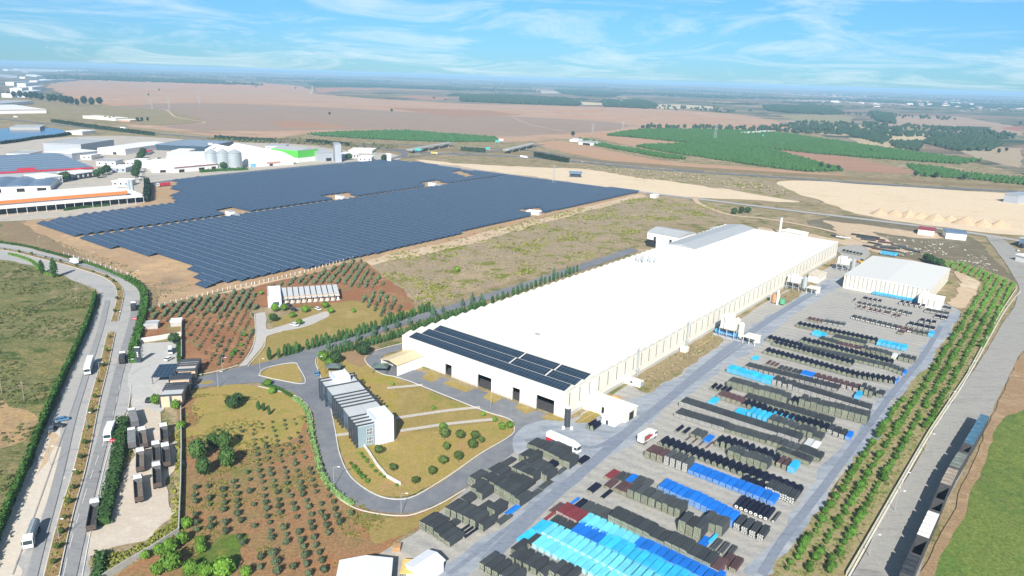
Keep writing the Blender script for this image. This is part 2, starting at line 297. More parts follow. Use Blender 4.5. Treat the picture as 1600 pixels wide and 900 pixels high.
# left strip between the solar park and the avenue
sh('verge',[(0,345),(40,352),(130,400),(222,440),(250,470),(232,480),(222,462),(205,440),(160,420),(60,392),(0,378)],gmat('brown_verge',[(.30,.20,.13),(.24,.19,.12),(.34,.25,.16)],.03,.15,.9,.3),4,12)
# pasture west of the avenue
sh('pasture',[(-260,395),(0,402),(60,415),(110,435),(146,450),(150,470),(132,525),(100,590),(75,650),(45,722),(14,795),(-30,900),(-460,900)],m_field,3,12)
sh('pasture_corner',[(-160,622),(0,622),(40,633),(74,648),(66,672),(40,690),(0,700),(-200,700)],m_field2,4,12)
# avenue: two carriageways
sh('avenue_surface',[(-300,392),(-120,380),(0,374),(60,392),(110,406),(160,418),(200,437),(216,450),(222,466),(217,500),(208,535),(204,560),(206,600),(200,640),(186,670),(180,720),(165,790),(150,850),(148,900),(146,960),(-60,960),(0,862),(20,800),(50,722),(76,665),(102,600),(136,530),(146,500),(152,476),(155,462),(148,452),(110,437),(60,418),(0,404),(-120,410),(-300,432)],m_road,2,14)
dust=gmat('road_dust',[(.60,.56,.50),(.66,.58,.48)],.03,.2,1.,.1)
sh('dust_shoulder',[(76,665),(95,668),(92,700),(110,745),(80,800),(40,900),(-20,920),(0,862),(20,800),(50,722)],dust,4,9)
sh('dust_shoulder',[(95,680),(74,720),(62,745),(70,700),(84,672)],m_pale,3,8)
med1=[(-200,386),(-100,388),(0,390),(70,405),(120,418),(165,433),(183,446),(188,460),(185,480),(179,503)]
med2=[(174,521),(162,575),(148,628),(137,680),(123,740),(108,790),(95,840),(80,905)]
m_med=gmat('median_soil',[(.30,.19,.10),(.25,.19,.09),(.36,.25,.15)],.1,.4,2,.35)
ribbon('median_strip',med1,3.6,.42,m_kerb,z1=.60); ribbon('median_soil',med1,3.1,.61,m_med)
ribbon('median_strip',med2,3.9,.42,m_kerb,z1=.60); ribbon('median_soil',med2,3.4,.61,m_med)
dk=gmat('worn_lane',[(.24,.25,.26),(.30,.30,.30),(.20,.21,.23)],.03,.15,1.2,.1,stretch=(70,5.))
ribbon('worn_lane',[(213,470),(208,500),(196,545),(184,590),(172,640),(160,690),(146,745),(132,800),(120,850),(106,910)],3.6,.405,dk)
ribbon('worn_lane',[(168,470),(160,505),(143,560),(127,610),(112,660),(98,720),(84,775),(66,840),(48,910)],2.6,.405,gmat('worn_lane_light',[(.34,.34,.34),(.28,.29,.3)],.03,.15,1.2,.1))
ribbon('worn_lane',[(196,436),(150,421),(100,408),(50,397),(0,388),(-80,380)],3.4,.405,dk)
ribbon('road_edge_line',[(205,600),(198,650),(172,700),(150,790),(128,905)],.18,.44,m_paint)
ribbon('road_edge_line',[(138,560),(120,620),(95,690),(60,790),(20,900)],.18,.44,mat('dark_joint',(.2,.2,.2)))
# plaza and truck lot
sh('plaza',[(212,548),(219,538),(250,536),(277,535),(283,548),(284,600),(284,610),(250,640),(238,655),(205,665),(196,660),(204,610),(204,565)],gmat('plaza_concrete',[(.52,.50,.46),(.47,.47,.46),(.56,.53,.48)],.03,.15,1.,.1),2,8)
sh('truck_lot',[(200,648),(212,640),(240,642),(262,664),(276,684),(274,745),(270,800),(258,824),(225,847),(182,862),(146,872),(146,850),(158,820),(168,800),(184,792),(193,740),(199,690)],m_pale2,4,8)
sh('verge',[(146,872),(182,862),(225,847),(258,824),(270,800),(276,830),(240,858),(190,890),(175,905),(146,905)],m_heath,3,7)
sh('verge',[(268,668),(283,660),(284,835),(270,832),(271,800),(275,745),(277,690)],m_heath,2,7)
# orchards south of the gate
sh('orchard_floor',[(285,612),(345,602),(405,604),(460,618),(482,640),(492,662),(494,700),(505,745),(530,775),(560,796),(625,808),(655,803),(690,787),(728,765),(720,790),(650,832),(612,850),(560,890),(540,960),(160,960),(188,890),(240,858),(284,832)],m_red2,2,10)
sh('lawn',[(285,612),(345,602),(405,604),(458,618),(480,640),(488,662),(440,690),(380,700),(330,680),(290,690)],m_lawn,8,9)
sh('meadow',[(300,850),(330,842),(370,846),(388,868),(380,900),(330,915),(270,905),(280,870)],gmat('meadow_green',[(.13,.20,.04),(.10,.15,.04),(.20,.20,.06)],.05,.2,1.4,.3),6,8)
sh('verge',[(655,803),(690,787),(728,765),(722,785),(700,800),(650,832),(612,850),(590,850),(580,820),(600,808)],m_lawn2,3,7)
# upper orchards
sh('orchard_floor',[(226,500),(232,482),(320,464),(400,447),(480,430),(562,405),(600,430),(645,468),(652,482),(600,500),(560,502),(540,480),(400,480),(392,500),(405,520),(392,550),(372,572),(340,583),(287,588),(286,515),(226,514)],m_red,3,9)
sh('lawn',[(404,520),(412,516),(480,512),(560,500),(650,482),(672,488),(560,520),(470,552),(388,573),(400,548)],m_lawn2,3,8)
sh('lawn',[(416,500),(540,470),(568,470),(585,478),(600,500),(560,505),(516,506),(470,515),(440,512),(416,512)],m_lawn2,4,8)
sh('yard_soil',[(222,512),(283,510),(283,524),(222,532)],m_red)
# office lawns
sh('lawn',[(496,560),(512,551),(560,545),(572,560),(574,570),(595,585),(640,597),(700,623),(760,645),(795,655),(806,664),(800,680),(750,710),(700,745),(650,775),(620,781),(590,775),(560,757),(542,737),(530,707),(524,675),(518,645),(511,615),(502,592),(493,570)],m_lawn,2,8)
sh('lawn',[(620,600),(640,598),(760,646),(796,657),(700,668),(640,680),(622,655)],m_lawn2,3,8)
sh('bare_earth',[(530,551),(590,545),(580,556),(575,568),(560,575),(540,565)],m_rbrown,2,8)
# internal roads
rd=sh('site_road',[(283,592),(310,590),(345,582),(372,574),(400,570.5),(430,562),(472,549),(505,538),(560,519),(620,501),(680,484),(760,460),(850,432),(910,412),(985,388),(1000,392),(918,420),(850,441),(770,468),(690,492),(630,509),(560,531),(511,551),(493,559.5),(491.5,568.5),(502,592.5),(511,615),(518.5,645),(524,675),(530,707.5),(542.5,737.5),(560,757.5),(590,775),(620,781),(650,775),(682,762),(700,748),(750,712),(800,682),(806,668),(795,656),(760,645.5),(707,625),(652,603),(617,590.5),(595,585),(574,570),(571,559.5),(587.5,549),(628,538),(628,534),(632,549),(602,553),(593.5,562.5),(602,568.5),(617.5,571.5),(700,592),(881,657),(905,650),(930,690),(860,720),(800,716),(725,764),(687.5,786),(650,801),(625,805),(587.5,801),(555,791),(530,773.5),(512.5,751),(500,713),(495,680),(494.5,660),(488.5,642),(478,628),(460,616),(430,603),(404,598),(345,603),(283,610)],m_asph,.5,10)
sh('lawn',[(404.5,588),(412,578),(434.5,571.5),(460,568.5),(466,574),(476.5,600),(437.5,595.5)],m_lawn,.5,6)
sh('lawn',[(300,600),(325,595),(335,597),(325,601)],m_lawn)
sh('side_road',[(372,574),(386,560),(396,545),(400,525),(398,500),(400,490),(415,488),(416,498),(414,510),(418,517),(440,510),(512,486),(516,494),(480,512),(430,520),(416,526),(412,540),(398,556),(386,572)],gmat('side_road_concrete',[(.46,.44,.42),(.52,.5,.47)],.03,.2,1,.1),.4,8)
for pts in ([(602,556),(617,552),(628,545),(630,560),(618,568),(604,564)],[(660,592),(668,580),(684,584),(690,590),(675,598)],[(692,600),(704,594),(742,608),(727,614)],[(755,622),(765,614),(788,622),(772,632)],[(846,652),(862,645),(905,658),(888,672),(858,662)],[(803,636),(812,632),(838,642),(820,648)]):
    sh('grass_bed',pts,m_lawn2,.5,5)
# production yard
sh('yard',[(838,668),(905,652),(905,648),(985,602),(1120,521),(1200,471),(1310,410),(1316,398),(1300,388),(1345,380),(1362,398),(1320,430),(1318,447),(1480,476),(1500,486),(1487,520),(1455,562),(1435,587),(1400,632),(1360,690),(1322,735),(1285,787),(1250,837),(1200,896),(1140,980),(480,980),(575,878),(617,850),(650,832),(728,765),(800,714)],m_conc,1,14)
sh('yard_lane',[(806,668),(846,660),(905,664),(940,640),(1010,620),(1120,545),(1200,495),(1290,440),(1318,432),(1318,446),(1260,478),(1180,545),(1060,620),(1000,680),(930,735),(850,800),(800,850),(740,905),(640,905),(740,850),(812,800),(880,740),(905,700),(860,712),(800,712),(800,690)],m_wet,3,10)
sh('yard_lane',[(1505,484),(1488,518),(1456,560),(1436,585),(1401,630),(1361,688),(1323,733),(1286,785),(1251,835),(1205,900),(1150,900),(1225,820),(1260,770),(1300,715),(1350,650),(1420,575),(1462,520),(1478,490)],m_wet,3,10)
sh('grass_strip',[(982,600),(1008,618),(1062,583),(1100,557),(1135,534),(1114,521),(1050,555)],m_tan,2,5)
sh('grass_strip',[(1210,465),(1226,476),(1262,455),(1276,446),(1262,438)],m_tan,1.5,5)
sh('grass_bed',[(905,652),(926,638),(935,650),(920,662),(896,662)],m_lawn2,1,4)
sh('dusty_path',[(1505,420),(1530,440),(1530,455),(1505,485),(1480,476),(1497,460),(1500,440),(1490,425)],m_pale,2,6)
# orchard belt, wall and eastern road
sh('orchard_belt_floor',[(1440,400),(1500,410),(1588,440),(1590,460),(1515,585),(1450,680),(1400,770),(1325,905),(1195,905),(1250,838),(1286,788),(1323,736),(1361,691),(1401,633),(1436,588),(1456,563),(1488,521),(1505,486),(1530,456),(1530,438),(1500,425)],gmat('belt_floor',[(.22,.24,.09),(.33,.27,.16),(.17,.22,.07)],.04,.2,1.1,.35),2,8)
sh('east_road',[(1538,368),(1562,370),(1600,400),(1720,470),(1700,520),(1600,540),(1545,655),(1500,740),(1450,850),(1420,960),(1300,960),(1352,860),(1400,775),(1455,680),(1515,590),(1590,470),(1592,446),(1570,410)],m_rroad,.5,10)
ribbon('road_kerb',[(1325,905),(1352,857),(1400,772),(1453,680),(1513,588),(1568,490),(1594,456)],.5,.42,m_kerb,z1=.62)
sh('verge',[(1600,540),(1720,480),(1900,520),(1760,960),(1415,960),(1444,890),(1490,792),(1530,705),(1560,630)],m_rbrown,1,9)
sh('crop_field',[(1600,640),(1760,600),(1900,640),(1800,960),(1440,960),(1462,900),(1482,852),(1503,805),(1530,745),(1550,692),(1566,655)],m_green,1.2,9)
sh('pond',[(-60,204),(0,201),(60,199),(95,201.5),(103,206),(96,212),(60,218),(0,224),(-60,232)],m_water,0)
sh('estate_ground',[(-60,232),(0,224),(100,214),(200,212),(330,221),(480,226),(540,236),(620,240),(632,250),(480,262),(330,275),(228,290),(235,318),(100,342),(-60,350)],gmat('estate_paving',[(.42,.40,.37),(.50,.45,.38),(.36,.36,.36)],.02,.08,.6,.12),3,20)
sh('estate_ground',[(-40,166),(100,160),(240,170),(300,180),(320,190),(250,197),(100,186),(0,182)],m_tan,10,40)
# highways and tracks
for nm,pts,wd,m in [('far_highway',[(-60,184),(0,186),(60,192),(150,201),(270,211),(330,216),(440,220),(560,227),(640,236),(700,241),(830,246),(1000,263),(1100,270),(1200,276),(1400,290),(1640,302)],16,m_farroad),
 ('far_highway',[(560,224),(700,229),(830,236),(920,250),(1000,259),(1100,268)],9,m_farroad),('access_road',[(228,288),(330,275),(470,261),(560,253),(606,249),(628,244),(632,240),(620,236),(590,234)],11,m_farroad),
 ('slip_road',[(632,246),(700,240),(760,238),(800,232),(850,226)],9,m_farroad),
 ('north_road',[(600,250),(700,260),(800,274),(1000,300),(1130,316),(1250,331),(1400,349),(1520,365),(1660,388)],10,m_road),
 ('country_track',[(190,170),(255,171),(275,183),(320,192),(240,198)],5,m_pale),('country_track',[(800,183),(830,195),(880,205)],4,m_pale),('country_track',[(1000,186),(1040,196),(1055,203)],5,m_pale),
 ('country_track',[(1560,215),(1500,200),(1470,190)],6,m_pale),('country_track',[(1085,310),(1095,320),(1140,336),(1200,343),(1300,362),(1390,392)],6,m_pale),
 ('country_track',[(645,402),(720,384),(760,378)],4,m_pale),('country_track',[(487,128),(488,140),(484,148)],9,m_pale)]:
    ZL[0]+=.0042; ribbon(nm,pts,wd,ZL[0],m)
ribbon('country_track',[(0,336),(60,330),(224,316)],7,ZL[0]+.01,m_pale)
core=gmat('tyre_dark_lane',[(.17,.20,.26),(.24,.27,.32),(.20,.23,.28)],.03,.2,.9,.12,stretch=(-52,4.))
ribbon('tyre_track',[(760,880),(850,790),(920,730),(985,672),(1050,620),(1120,560),(1200,502),(1290,446)],4.2,ZL[0]+.006,core)
ribbon('tyre_track',[(700,900),(790,830),(870,765),(940,712),(1010,655),(1090,592),(1180,525)],1.6,ZL[0]+.010,core)
ribbon('tyre_track',[(1470,510),(1440,560),(1395,615),(1340,690),(1300,745),(1262,795),(1220,850),(1190,900)],2.6,ZL[0]+.006,core)
ribbon('tyre_track',[(820,690),(870,686),(930,700),(990,665)],2.0,ZL[0]+.014,core)
# kerbs and paths of the office garden
for pts in ([(640,597),(707,624),(760,645),(795,656),(803,668),(798,682),(750,711),(700,746),(650,776),(620,782),(590,776),(560,758),(542,738),(530,708),(524,675),(518,645),(511,615),(502,592),(493,568),(495,560)],
 [(404.5,588),(412,578),(434.5,571.5),(460,568.5),(466,574),(476.5,600),(437.5,595.5),(404.5,588)],[(640,597),(617,590),(595,585),(575,571),(571,560),(587,549),(628,538)],
 [(404,605),(458,619),(478,632),(487,650),(489,665),(494,714),(507,752),(526,777),(553,795),(586,804),(625,808),(652,804),(690,788),(727,766)],
 [(283,589),(310,587),(345,580),(372,572)],[(398,492),(399,525),(394,545),(384,562)],[(388,573),(412,545),(417,527),(440,519)]):
    ribbon('kerb',pts,.35,.42,m_kerb,z1=.60)
for pts in ([(605,608),(660,603)],[(618,655),(700,643),(750,638)],[(625,675),(700,664),(770,657)],[(507,606),(528,603)],[(524,682),(558,678)]):
    ribbon('garden_path',pts,2.2,.50,m_path)
for pts in ([(900,664),(940,640)],[(1085,548),(1120,525)],[(930,684),(940,688)]): ribbon('yard_joint',pts,.3,.47,mat('yellow_line',(.5,.4,.15)))
ribbon('lane_marking',[(205,600),(192,660),(165,740),(140,830),(125,905)],.15,.45,m_paint,dash=6,off=-4)
ribbon('highway_verge_rail',[(700,237.5),(830,243),(1000,260),(1200,273),(1400,286),(1640,298)],.8,ZL[0]+.05,m_kerb)
# low far hills
def hill(pts,h,wd,m):
    mb=MB(); n=len(pts); nn=14; 
    for i,(x,y) in enumerate(pts):
        for k in range(nn+1):
            t=k/nn*2-1; e=math.sin(math.pi*(i/(n-1)))**.6; q=.5+.5*math.cos(math.pi*t)
            mb.v.append((x+(random.random()-.5)*wd*.1,y+t*wd,h[i]*q*e-(2 if abs(t)==1 else 0)))
    for i in range(n-1):
        for k in range(nn):
            a=i*(nn+1)+k; mb.f.append((a,a+nn+1,a+nn+2,a+1)); mb.m.append(0)
    o=mb.build('hills',m,smooth=True); o['kind']='structure'
rr=random.Random(3)
for y0,xa,xb,hm,wd in [(5200,-1200,7000,22,900),(9000,-9000,9000,35,1500),(16000,-20000,20000,60,2500),(30000,-34000,34000,110,4000)]:
    n=40; hill([(xa+(xb-xa)*i/(n-1),y0+rr.uniform(-1,1)*wd*.25-abs(xa+(xb-xa)*i/(n-1))*.1) for i in range(n)],[hm*(.35+.65*rr.random()) for i in range(n)],wd,m_country)
# haze
hz=MB(); hz.box(-70000,70000,-1500,70000,-1.2,135); 
mh=bpy.data.materials.new('haze_air'); mh.use_nodes=True; t=mh.node_tree; t.nodes.clear(); pv=t.nodes.new('ShaderNodeVolumePrincipled'); oo=t.nodes.new('ShaderNodeOutputMaterial')
pv.inputs['Density'].default_value=.000085; pv.inputs['Color'].default_value=(.42,.72,1,1); pv.inputs['Anisotropy'].default_value=-.15; t.links.new(pv.outputs[0],oo.inputs['Volume'])
o=hz.build('haze',mh); o['kind']='stuff'; o['label']='thin blue summer haze over the plain'
# ======================= BUILDINGS =======================
W_white=mat('white_sheet_metal',(.80,.79,.76),rough=.5,var=.03); W_cream=mat('cream_cladding',(.78,.74,.64),rough=.6,var=.04,scale=.3)
W_roofw=mat('white_roof_sheet',(.625,.61,.555),rough=.8,var=.025,scale=.08); W_grey=mat('grey_cladding',(.36,.39,.43),rough=.6,var=.06)
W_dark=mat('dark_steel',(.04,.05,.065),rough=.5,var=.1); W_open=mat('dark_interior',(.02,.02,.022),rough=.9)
W_glass=mat('window_glass',(.05,.08,.11),rough=.12,var=.05); W_roofg=mat('grey_roof_sheet',(.42,.44,.45),rough=.5,var=.05,scale=.2)
W_blue=mat('blue_grey_roof',(.14,.20,.28),rough=.4,var=.08,scale=.1); W_conc=mat('concrete',(.42,.41,.38),var=.12,scale=.8)
W_lb=mat('pale_blue_render',(.60,.66,.74),rough=.7,var=.03); W_maroon=mat('maroon_metal',(.26,.05,.06),rough=.6); W_orange=mat('orange_fascia',(.75,.20,.05),rough=.5,var=.05)
W_galv=mat('galvanised_steel',(.45,.50,.52),rough=.4,metal=.3,var=.08); W_red=mat('red_paint',(.55,.03,.05),rough=.5,var=.05)
W_beige=mat('beige_boarding',(.62,.45,.32),rough=.7,var=.08); W_greenp=mat('bright_green_cladding',(.10,.55,.06),rough=.5,var=.04); W_skirt=mat('grey_plinth',(.50,.49,.46),var=.08)
W_yel=mat('straw_roof',(.62,.52,.33),rough=.7,var=.06); W_teal=mat('sign_teal',(.05,.40,.38),rough=.5); W_brick=mat('brick_pink',(.50,.28,.22),rough=.8)
def grid_mat(name,col,line,px,py,lw=.06,rough=.25,cell=.15):
    m=bpy.data.materials.new(name); m.use_nodes=True; t=m.node_tree; b=t.nodes['Principled BSDF']; b.inputs['Roughness'].default_value=rough
    br=t.nodes.new('ShaderNodeTexBrick'); br.offset=0; br.inputs['Scale'].default_value=1; br.inputs['Brick Width'].default_value=px; br.inputs['Row Height'].default_value=py; br.inputs['Mortar Size'].default_value=lw
    br.inputs['Color1'].default_value=(*col,1); br.inputs['Color2'].default_value=(col[0]*(1+cell),col[1]*(1+cell),col[2]*(1+cell),1); br.inputs['Mortar'].default_value=(*line,1); br.inputs['Bias'].default_value=0
    tc=t.nodes.new('ShaderNodeTexCoord'); t.links.new(tc.outputs['Object'],br.inputs['Vector']); t.links.new(br.outputs['Color'],b.inputs['Base Color']); return m
PV=grid_mat('solar_cells',(.014,.040,.082),(.22,.26,.31),1.05,2.0,.05,.42,.35); PV2=grid_mat('roof_solar_cells',(.018,.035,.06),(.10,.13,.16),1.7,3.4,.07,.25,.2)
def roofed(name,label,cat,px,h,wall,roof,kind='flat',rise=1.6,wins=0,win_mat=None,gables=1,over=.4,group=None,ridge='u',door=None,z0=0,extras=None):
    """a shed from its four eave corners seen in the photo: front-left, front-right, back-right, back-left"""
    c=[G(x,y,h) for x,y in px]; o=c[0]; u=(c[1]-c[0]); L=u.length; u/=L; v=Vector((-u.y,u.x,0)); D=max(4,((c[3]-c[0]).dot(v)+(c[2]-c[1]).dot(v))/2)
    t=thing(name,label,cat,(o.x,o.y,0),math.atan2(u.y,u.x),group)
    MB().box(0,L,0,D,0,h).build('wall',wall,t)
    r=MB()
    if kind=='flat':
        r.box(-over,L+over,-over,D+over,h+.003,h+.35); r.box(-over-.1,L+over+.1,-over-.1,-over,h-.3,h+.6); r.box(-over-.1,L+over+.1,D+over,D+over+.1,h-.3,h+.6); r.box(-over-.1,-over,-over,D+over,h-.3,h+.6); r.box(L+over,L+over+.1,-over,D+over,h-.3,h+.6)
    elif kind=='gable':
        n=gables
        for i in range(n):
            if ridge=='u': a,b=D*i/n-(over if i==0 else 0),D*(i+1)/n+(over if i==n-1 else 0); pts=[(-over,a,h),(L+over,a,h),(L+over,(a+b)/2,h+rise),(-over,(a+b)/2,h+rise),(L+over,b,h),(-over,b,h)]
            else: a,b=L*i/n-(over if i==0 else 0),L*(i+1)/n+(over if i==n-1 else 0); pts=[(b,-over,h),(b,D+over,h),((a+b)/2,D+over,h+rise),((a+b)/2,-over,h+rise),(a,D+over,h),(a,-over,h)]
            pts=[(x,y,z+.01) for x,y,z in pts]+[(x,y,z-.15) for x,y,z in pts]
            r.add(pts,[(0,1,2,3),(3,2,4,5),(1,4,2),(0,3,5),(7,6,9,8),(8,9,11,10),(0,6,7,1),(4,10,11,5)])
    elif kind=='arch':
        n=gables
        for i in range(n):
            a,b=L*i/n,L*(i+1)/n; k=8; P=[(a+(b-a)*j/k,h+rise*math.sin(math.pi*j/k)) for j in range(k+1)]
            vs=[(x,-over,z) for x,z in P]+[(x,D+over,z) for x,z in P]; r.add(vs,[(j+1,j,j+k+1,j+k+2)[::-1] for j in range(k)]+[tuple(range(k+1))[::-1],tuple(range(k+1,2*k+2))])
    r.build('roof',roof,t)
    for i in range(wins):
        x=L*(i+.5)/wins; w_=min(2.2,L/wins*.5); f=MB().box(x-w_/2,x+w_/2,-.06,-.002,h*.35,h*.75).build('window',win_mat or W_glass,t)
    if door:
        for a,b,hh in door: MB().box(L*a,L*b,-.08,-.003,0.02,hh).build('door',W_open,t)
    if extras: extras(t,L,D,h)
    return t,L,D
# ---- the main production hall
A=G(629,560); Bc=G(881,655); u=(Bc-A); LU=u.length; hall_rz=math.atan2(u.y,u.x)
hall=thing('production_hall','huge white production hall with sawtooth roof and dark solar strips along its front','factory hall',A,hall_rz)
LV=379.; NB=52; per=LV/NB; HW=11.6
DOORS=[(28.0,32.2,5.5),(47.5,55.5,6.2),(67.,71.,6.),(79.5,88.5,6.5)]
fw=MB(); xs=0
for a,b,hh in DOORS:
    fw.box(xs,a,0,.4,0,HW); fw.box(a,b,0,.4,hh,HW); xs=b
fw.box(xs,LU,0,.4,0,HW); fw.box(0,.4,.4,LV,0,HW); fw.box(LU-.4,LU,.4,LV,0,HW); fw.box(.4,LU-.4,LV-.4,LV,0,HW); fw.build('wall',W_cream,hall)
pl=MB(); pl.box(LU+.003,LU+.15,0,LV,0,1.6); xs=0
for a,b,hh in DOORS: pl.box(xs,a,-.12,-.003,0,.9); xs=b
pl.box(xs,LU+.15,-.12,-.003,0,.9); pl.build('plinth',W_skirt,hall)
fl=MB(); fl.box(.5,LU-.5,.5,25,.44,.47); fl.box(.5,LU-.5,25,25.3,.47,HW-.5); fl.build('interior_floor',mat('dark_floor',(.07,.07,.075)),hall)
for a,b,hh in DOORS:
    f=MB(); f.box(a-.25,a,-.15,.5,0,hh+.25); f.box(b,b+.25,-.15,.5,0,hh+.25); f.box(a,b,-.15,.5,hh,hh+.25); f.build('door_frame',W_white,hall)
rf=MB(); RZ=1.25
for i in range(NB):
    a=i*per; p=a+per*.78; b=a+per
    vs=[(-.3,a,HW),(LU+.3,a,HW),(LU+.3,p,HW+RZ),(-.3,p,HW+RZ),(LU+.3,b,HW),(-.3,b,HW)]; vs=[(x,y,z+.01) for x,y,z in vs]
    rf.add(vs,[(0,1,2,3),(3,2,4,5),(1,4,2),(0,3,5)])
rf.build('roof',W_roofw,hall)
gt=MB()
for i in range(1,NB): gt.box(0,LU,i*per-.12,i*per+.12,HW+.03,HW+.10)
gt.build('roof_gutter',mat('gutter_grey',(.47,.46,.43),rough=.6),hall)
sl=math.atan2(RZ,per*.78); SL=per*.78/math.cos(sl)
for k,segs in ((0,[(4.,LU-.8)]),(1,[(5.,58.2),(59.,77.5),(78.3,LU-.8)]),(2,[(5.5,57.8),(58.6,76.9),(77.7,LU-1.)])):
    for a,b in segs:
        q=MB(); q.box(0,b-a,0,SL-.7,0,.09); o=q.build('roof_solar_panel',PV2,hall); o.location=(a,k*per+.35*math.cos(sl),HW+.35*math.sin(sl)+.07); o.rotation_euler=(sl,0,0)
for i in range(NB):
    y=i*per+per*.45; MB().box(LU+.01,LU+.09,y-.22,y+.22,4.2,HW-1.2).build('window_slot',mat('slot_dark',(.16,.16,.16)),hall)
for a,hh in ((7,10),(58,9.5)):
    y=a*1.0; 
    f=MB(); f.cyl((LU+.9,y+50,0),(LU+.9,y+50,HW+2.5),.3,n=12); f.box(LU+.2,LU+1.6,y+49.4,y+50.6,3.5,4.2); f.build('flue_pipe',W_galv,hall)
MB().box(46,48,42,44,HW+.2,HW+1.3).build('roof_vent',W_galv,hall)
def hallpt(x,y): return Matrix.Rotation(hall_rz,3,'Z')@Vector((x,y,0))+A
# portal at the west corner
def rel(name,label,cat,x,y,rz=0,group=None):
    p=hallpt(x,y); return thing(name,label,cat,p,hall_rz+rz,group)
t=rel('entrance_portal','low straw-roofed portal with open front at the west corner of the white hall','portal',3.2,-16)
f=MB(); f.box(0,.5,0,15.8,0,5.4); f.box(10.5,11,0,15.8,0,5.4); f.build('wall',W_white,t)
MB().box(.5,10.5,15.2,15.6,0,5.2).build('back_panel',W_cream,t)
f=MB(); f.add([(-.3,-.4,5.4),(5.5,-.4,6.6),(11.3,-.4,5.4),(-.3,15.8,5.4),(5.5,15.8,6.6),(11.3,15.8,5.4),(-.3,-.4,5.2),(5.5,-.4,6.35),(11.3,-.4,5.2),(-.3,15.8,5.2),(5.5,15.8,6.35),(11.3,15.8,5.2)],[(0,1,4,3),(1,2,5,4),(6,9,10,7),(7,10,11,8),(0,6,7,1),(1,7,8,2)]); f.build('roof',W_yel,t)
# side buildings by the east corner
t=rel('lean_to_shed','low cream shed with a dark doorway built against the hall corner','shed',LU+.3,13)
MB().box(0,20,0,9,0,4.4).build('wall',W_cream,t); f=MB(); f.box(-.0,20.4,-.4,9.4,4.4,4.7); f.build('roof',W_white,t)
MB().box(20.003,20.06,3,6.5,0,3.6).build('door',W_open,t); MB().box(9,10.2,-.06,-.003,1.,3.8).build('window',W_open,t)
t=rel('small_white_hut','small white gabled hut in front of the low cream shed','hut',LU+13,7.2)
MB().box(0,6,0,5.2,0,3.0).build('wall',W_white,t); f=MB(); f.add([(-.3,-.3,3),(6.3,-.3,3),(6.3,5.5,3),(-.3,5.5,3),(-.3,2.6,4.2),(6.3,2.6,4.2)],[(0,1,5,4),(3,4,5,2),(0,4,3),(1,2,5)]); f.build('roof',W_white,t)
MB().box(2,3,-.05,-.003,0,2.1).build('door',W_dark,t)
t=thing('black_standing_tank','tall black cylindrical tank standing at the east corner of the hall','tank',G(886,667)); f=MB(); f.cyl((0,0,.3),(0,0,8.2),1.15,n=20); f.cyl((0,0,8.2),(0,0,8.9),1.15,.5,n=20,mi=1); f.build('tank_body',[mat('black_plastic',(.045,.06,.075),rough=.5),W_white],t,smooth=False); MB().box(-1.6,1.6,-1.4,1.4,0,.3).build('base',W_conc,t)
for i,(px,py) in enumerate([(893,672),(880,671)]):
    t=thing('white_barrel','small white barrel %s the tall black tank'%['right of','left of'][i],'barrel',G(px,py)); f=MB(); f.cyl((0,0,0),(0,0,1.3),.6,n=12); f.cyl((0,0,1.3),(0,0,1.45),.3,n=8); f.build('barrel_body',W_white,t)
t=thing('site_container','white site container by the tall grass strip beside the hall','container',G(975,599),hall_rz); MB().box(0,8,0,3,.1,2.9).build('container_body',W_white,t); MB().box(8.002,8.06,.3,2.7,.2,2.7).build('door',W_grey,t); MB().box(3,4.2,-.05,-.002,1.3,2.2).build('window',W_dark,t)
t=thing('cable_kiosk','small pale kiosk against the long hall wall above the dry grass','kiosk',G(1062,550),hall_rz); MB().box(0,3.4,0,3,0,2.6).build('kiosk_body',W_cream,t); MB().box(-.2,3.6,-.2,3.2,2.6,2.8).build('roof',W_white,t)
# silo tower group
def tower(px,py,label,s=1.,v=0):
    t=thing('silo_tower',label,'silo tower',G(px,py),hall_rz)
    leg=MB()
    for x in (0,4,8):
        for y in (0,3.5,7):
            leg.box(x-.18,x+.18,y-.18,y+.18,0,5.5)
    for y in (0,7): leg.box(0,8,y-.1,y+.1,2.6,2.8)
    leg.build('support_frame',W_grey,t); MB().box(-.4,8.4,-.4,7.4,5.5,5.9).build('platform',W_conc,t)
    f=MB(); f.box(.2,5.2,.0,6.8,5.9,12.5*s); f.build('hopper_box',W_white,t)
    f=MB(); f.box(5.3,8.2,.4,6.8,5.9,10*s); f.add([(5.1,.2,10*s),(8.4,.2,10*s),(8.4,7,10*s),(5.1,7,10*s),(6.75,.2,11.2*s),(6.75,7,11.2*s)],[(0,1,4),(1,2,5,4),(2,3,5),(3,0,4,5)]); f.build('upper_house',W_cream,t)
    f=MB(); f.cyl((11,1.5,3.2),(11,1.5,10),1.4,n=14); f.cyl((11,1.5,3.2),(11,1.5,1.6),1.4,.3,n=14); f.cyl((11,1.5,10),(11,1.5,10.9),1.4,.3,n=14)
    f.build('round_silo',W_galv if v else W_cream,t)
    f=MB()
    for a in (-1,1):
        for b in (-1,1): f.cyl((11+a,1.5+b,0),(11+a,1.5+b,4),.12,n=6)
    f.build('silo_legs',W_grey,t)
    f=MB(); f.box(13,20,-1,7,4,4.3); f.box(13.2,19.8,5,6.8,0,4); 
    for x in (13.3,16.5,19.6): f.box(x-.12,x+.12,-.6,-.36,0,4)
    f.build('lean_to_canopy',W_cream,t); MB().cyl((2.6,-1,5.9),(2.6,-1,13.),.18,n=8).build('feed_pipe',W_galv,t)
    return t
tower(1123,527,'white silo tower on steel legs next to the blue lying tank',1.,0)
tower(1228,452,'cream silo tower by the second patch of dry grass along the hall',.8,1)
tower(1306,423,'steel silo tower nearest the far end of the hall wall',.85,1)
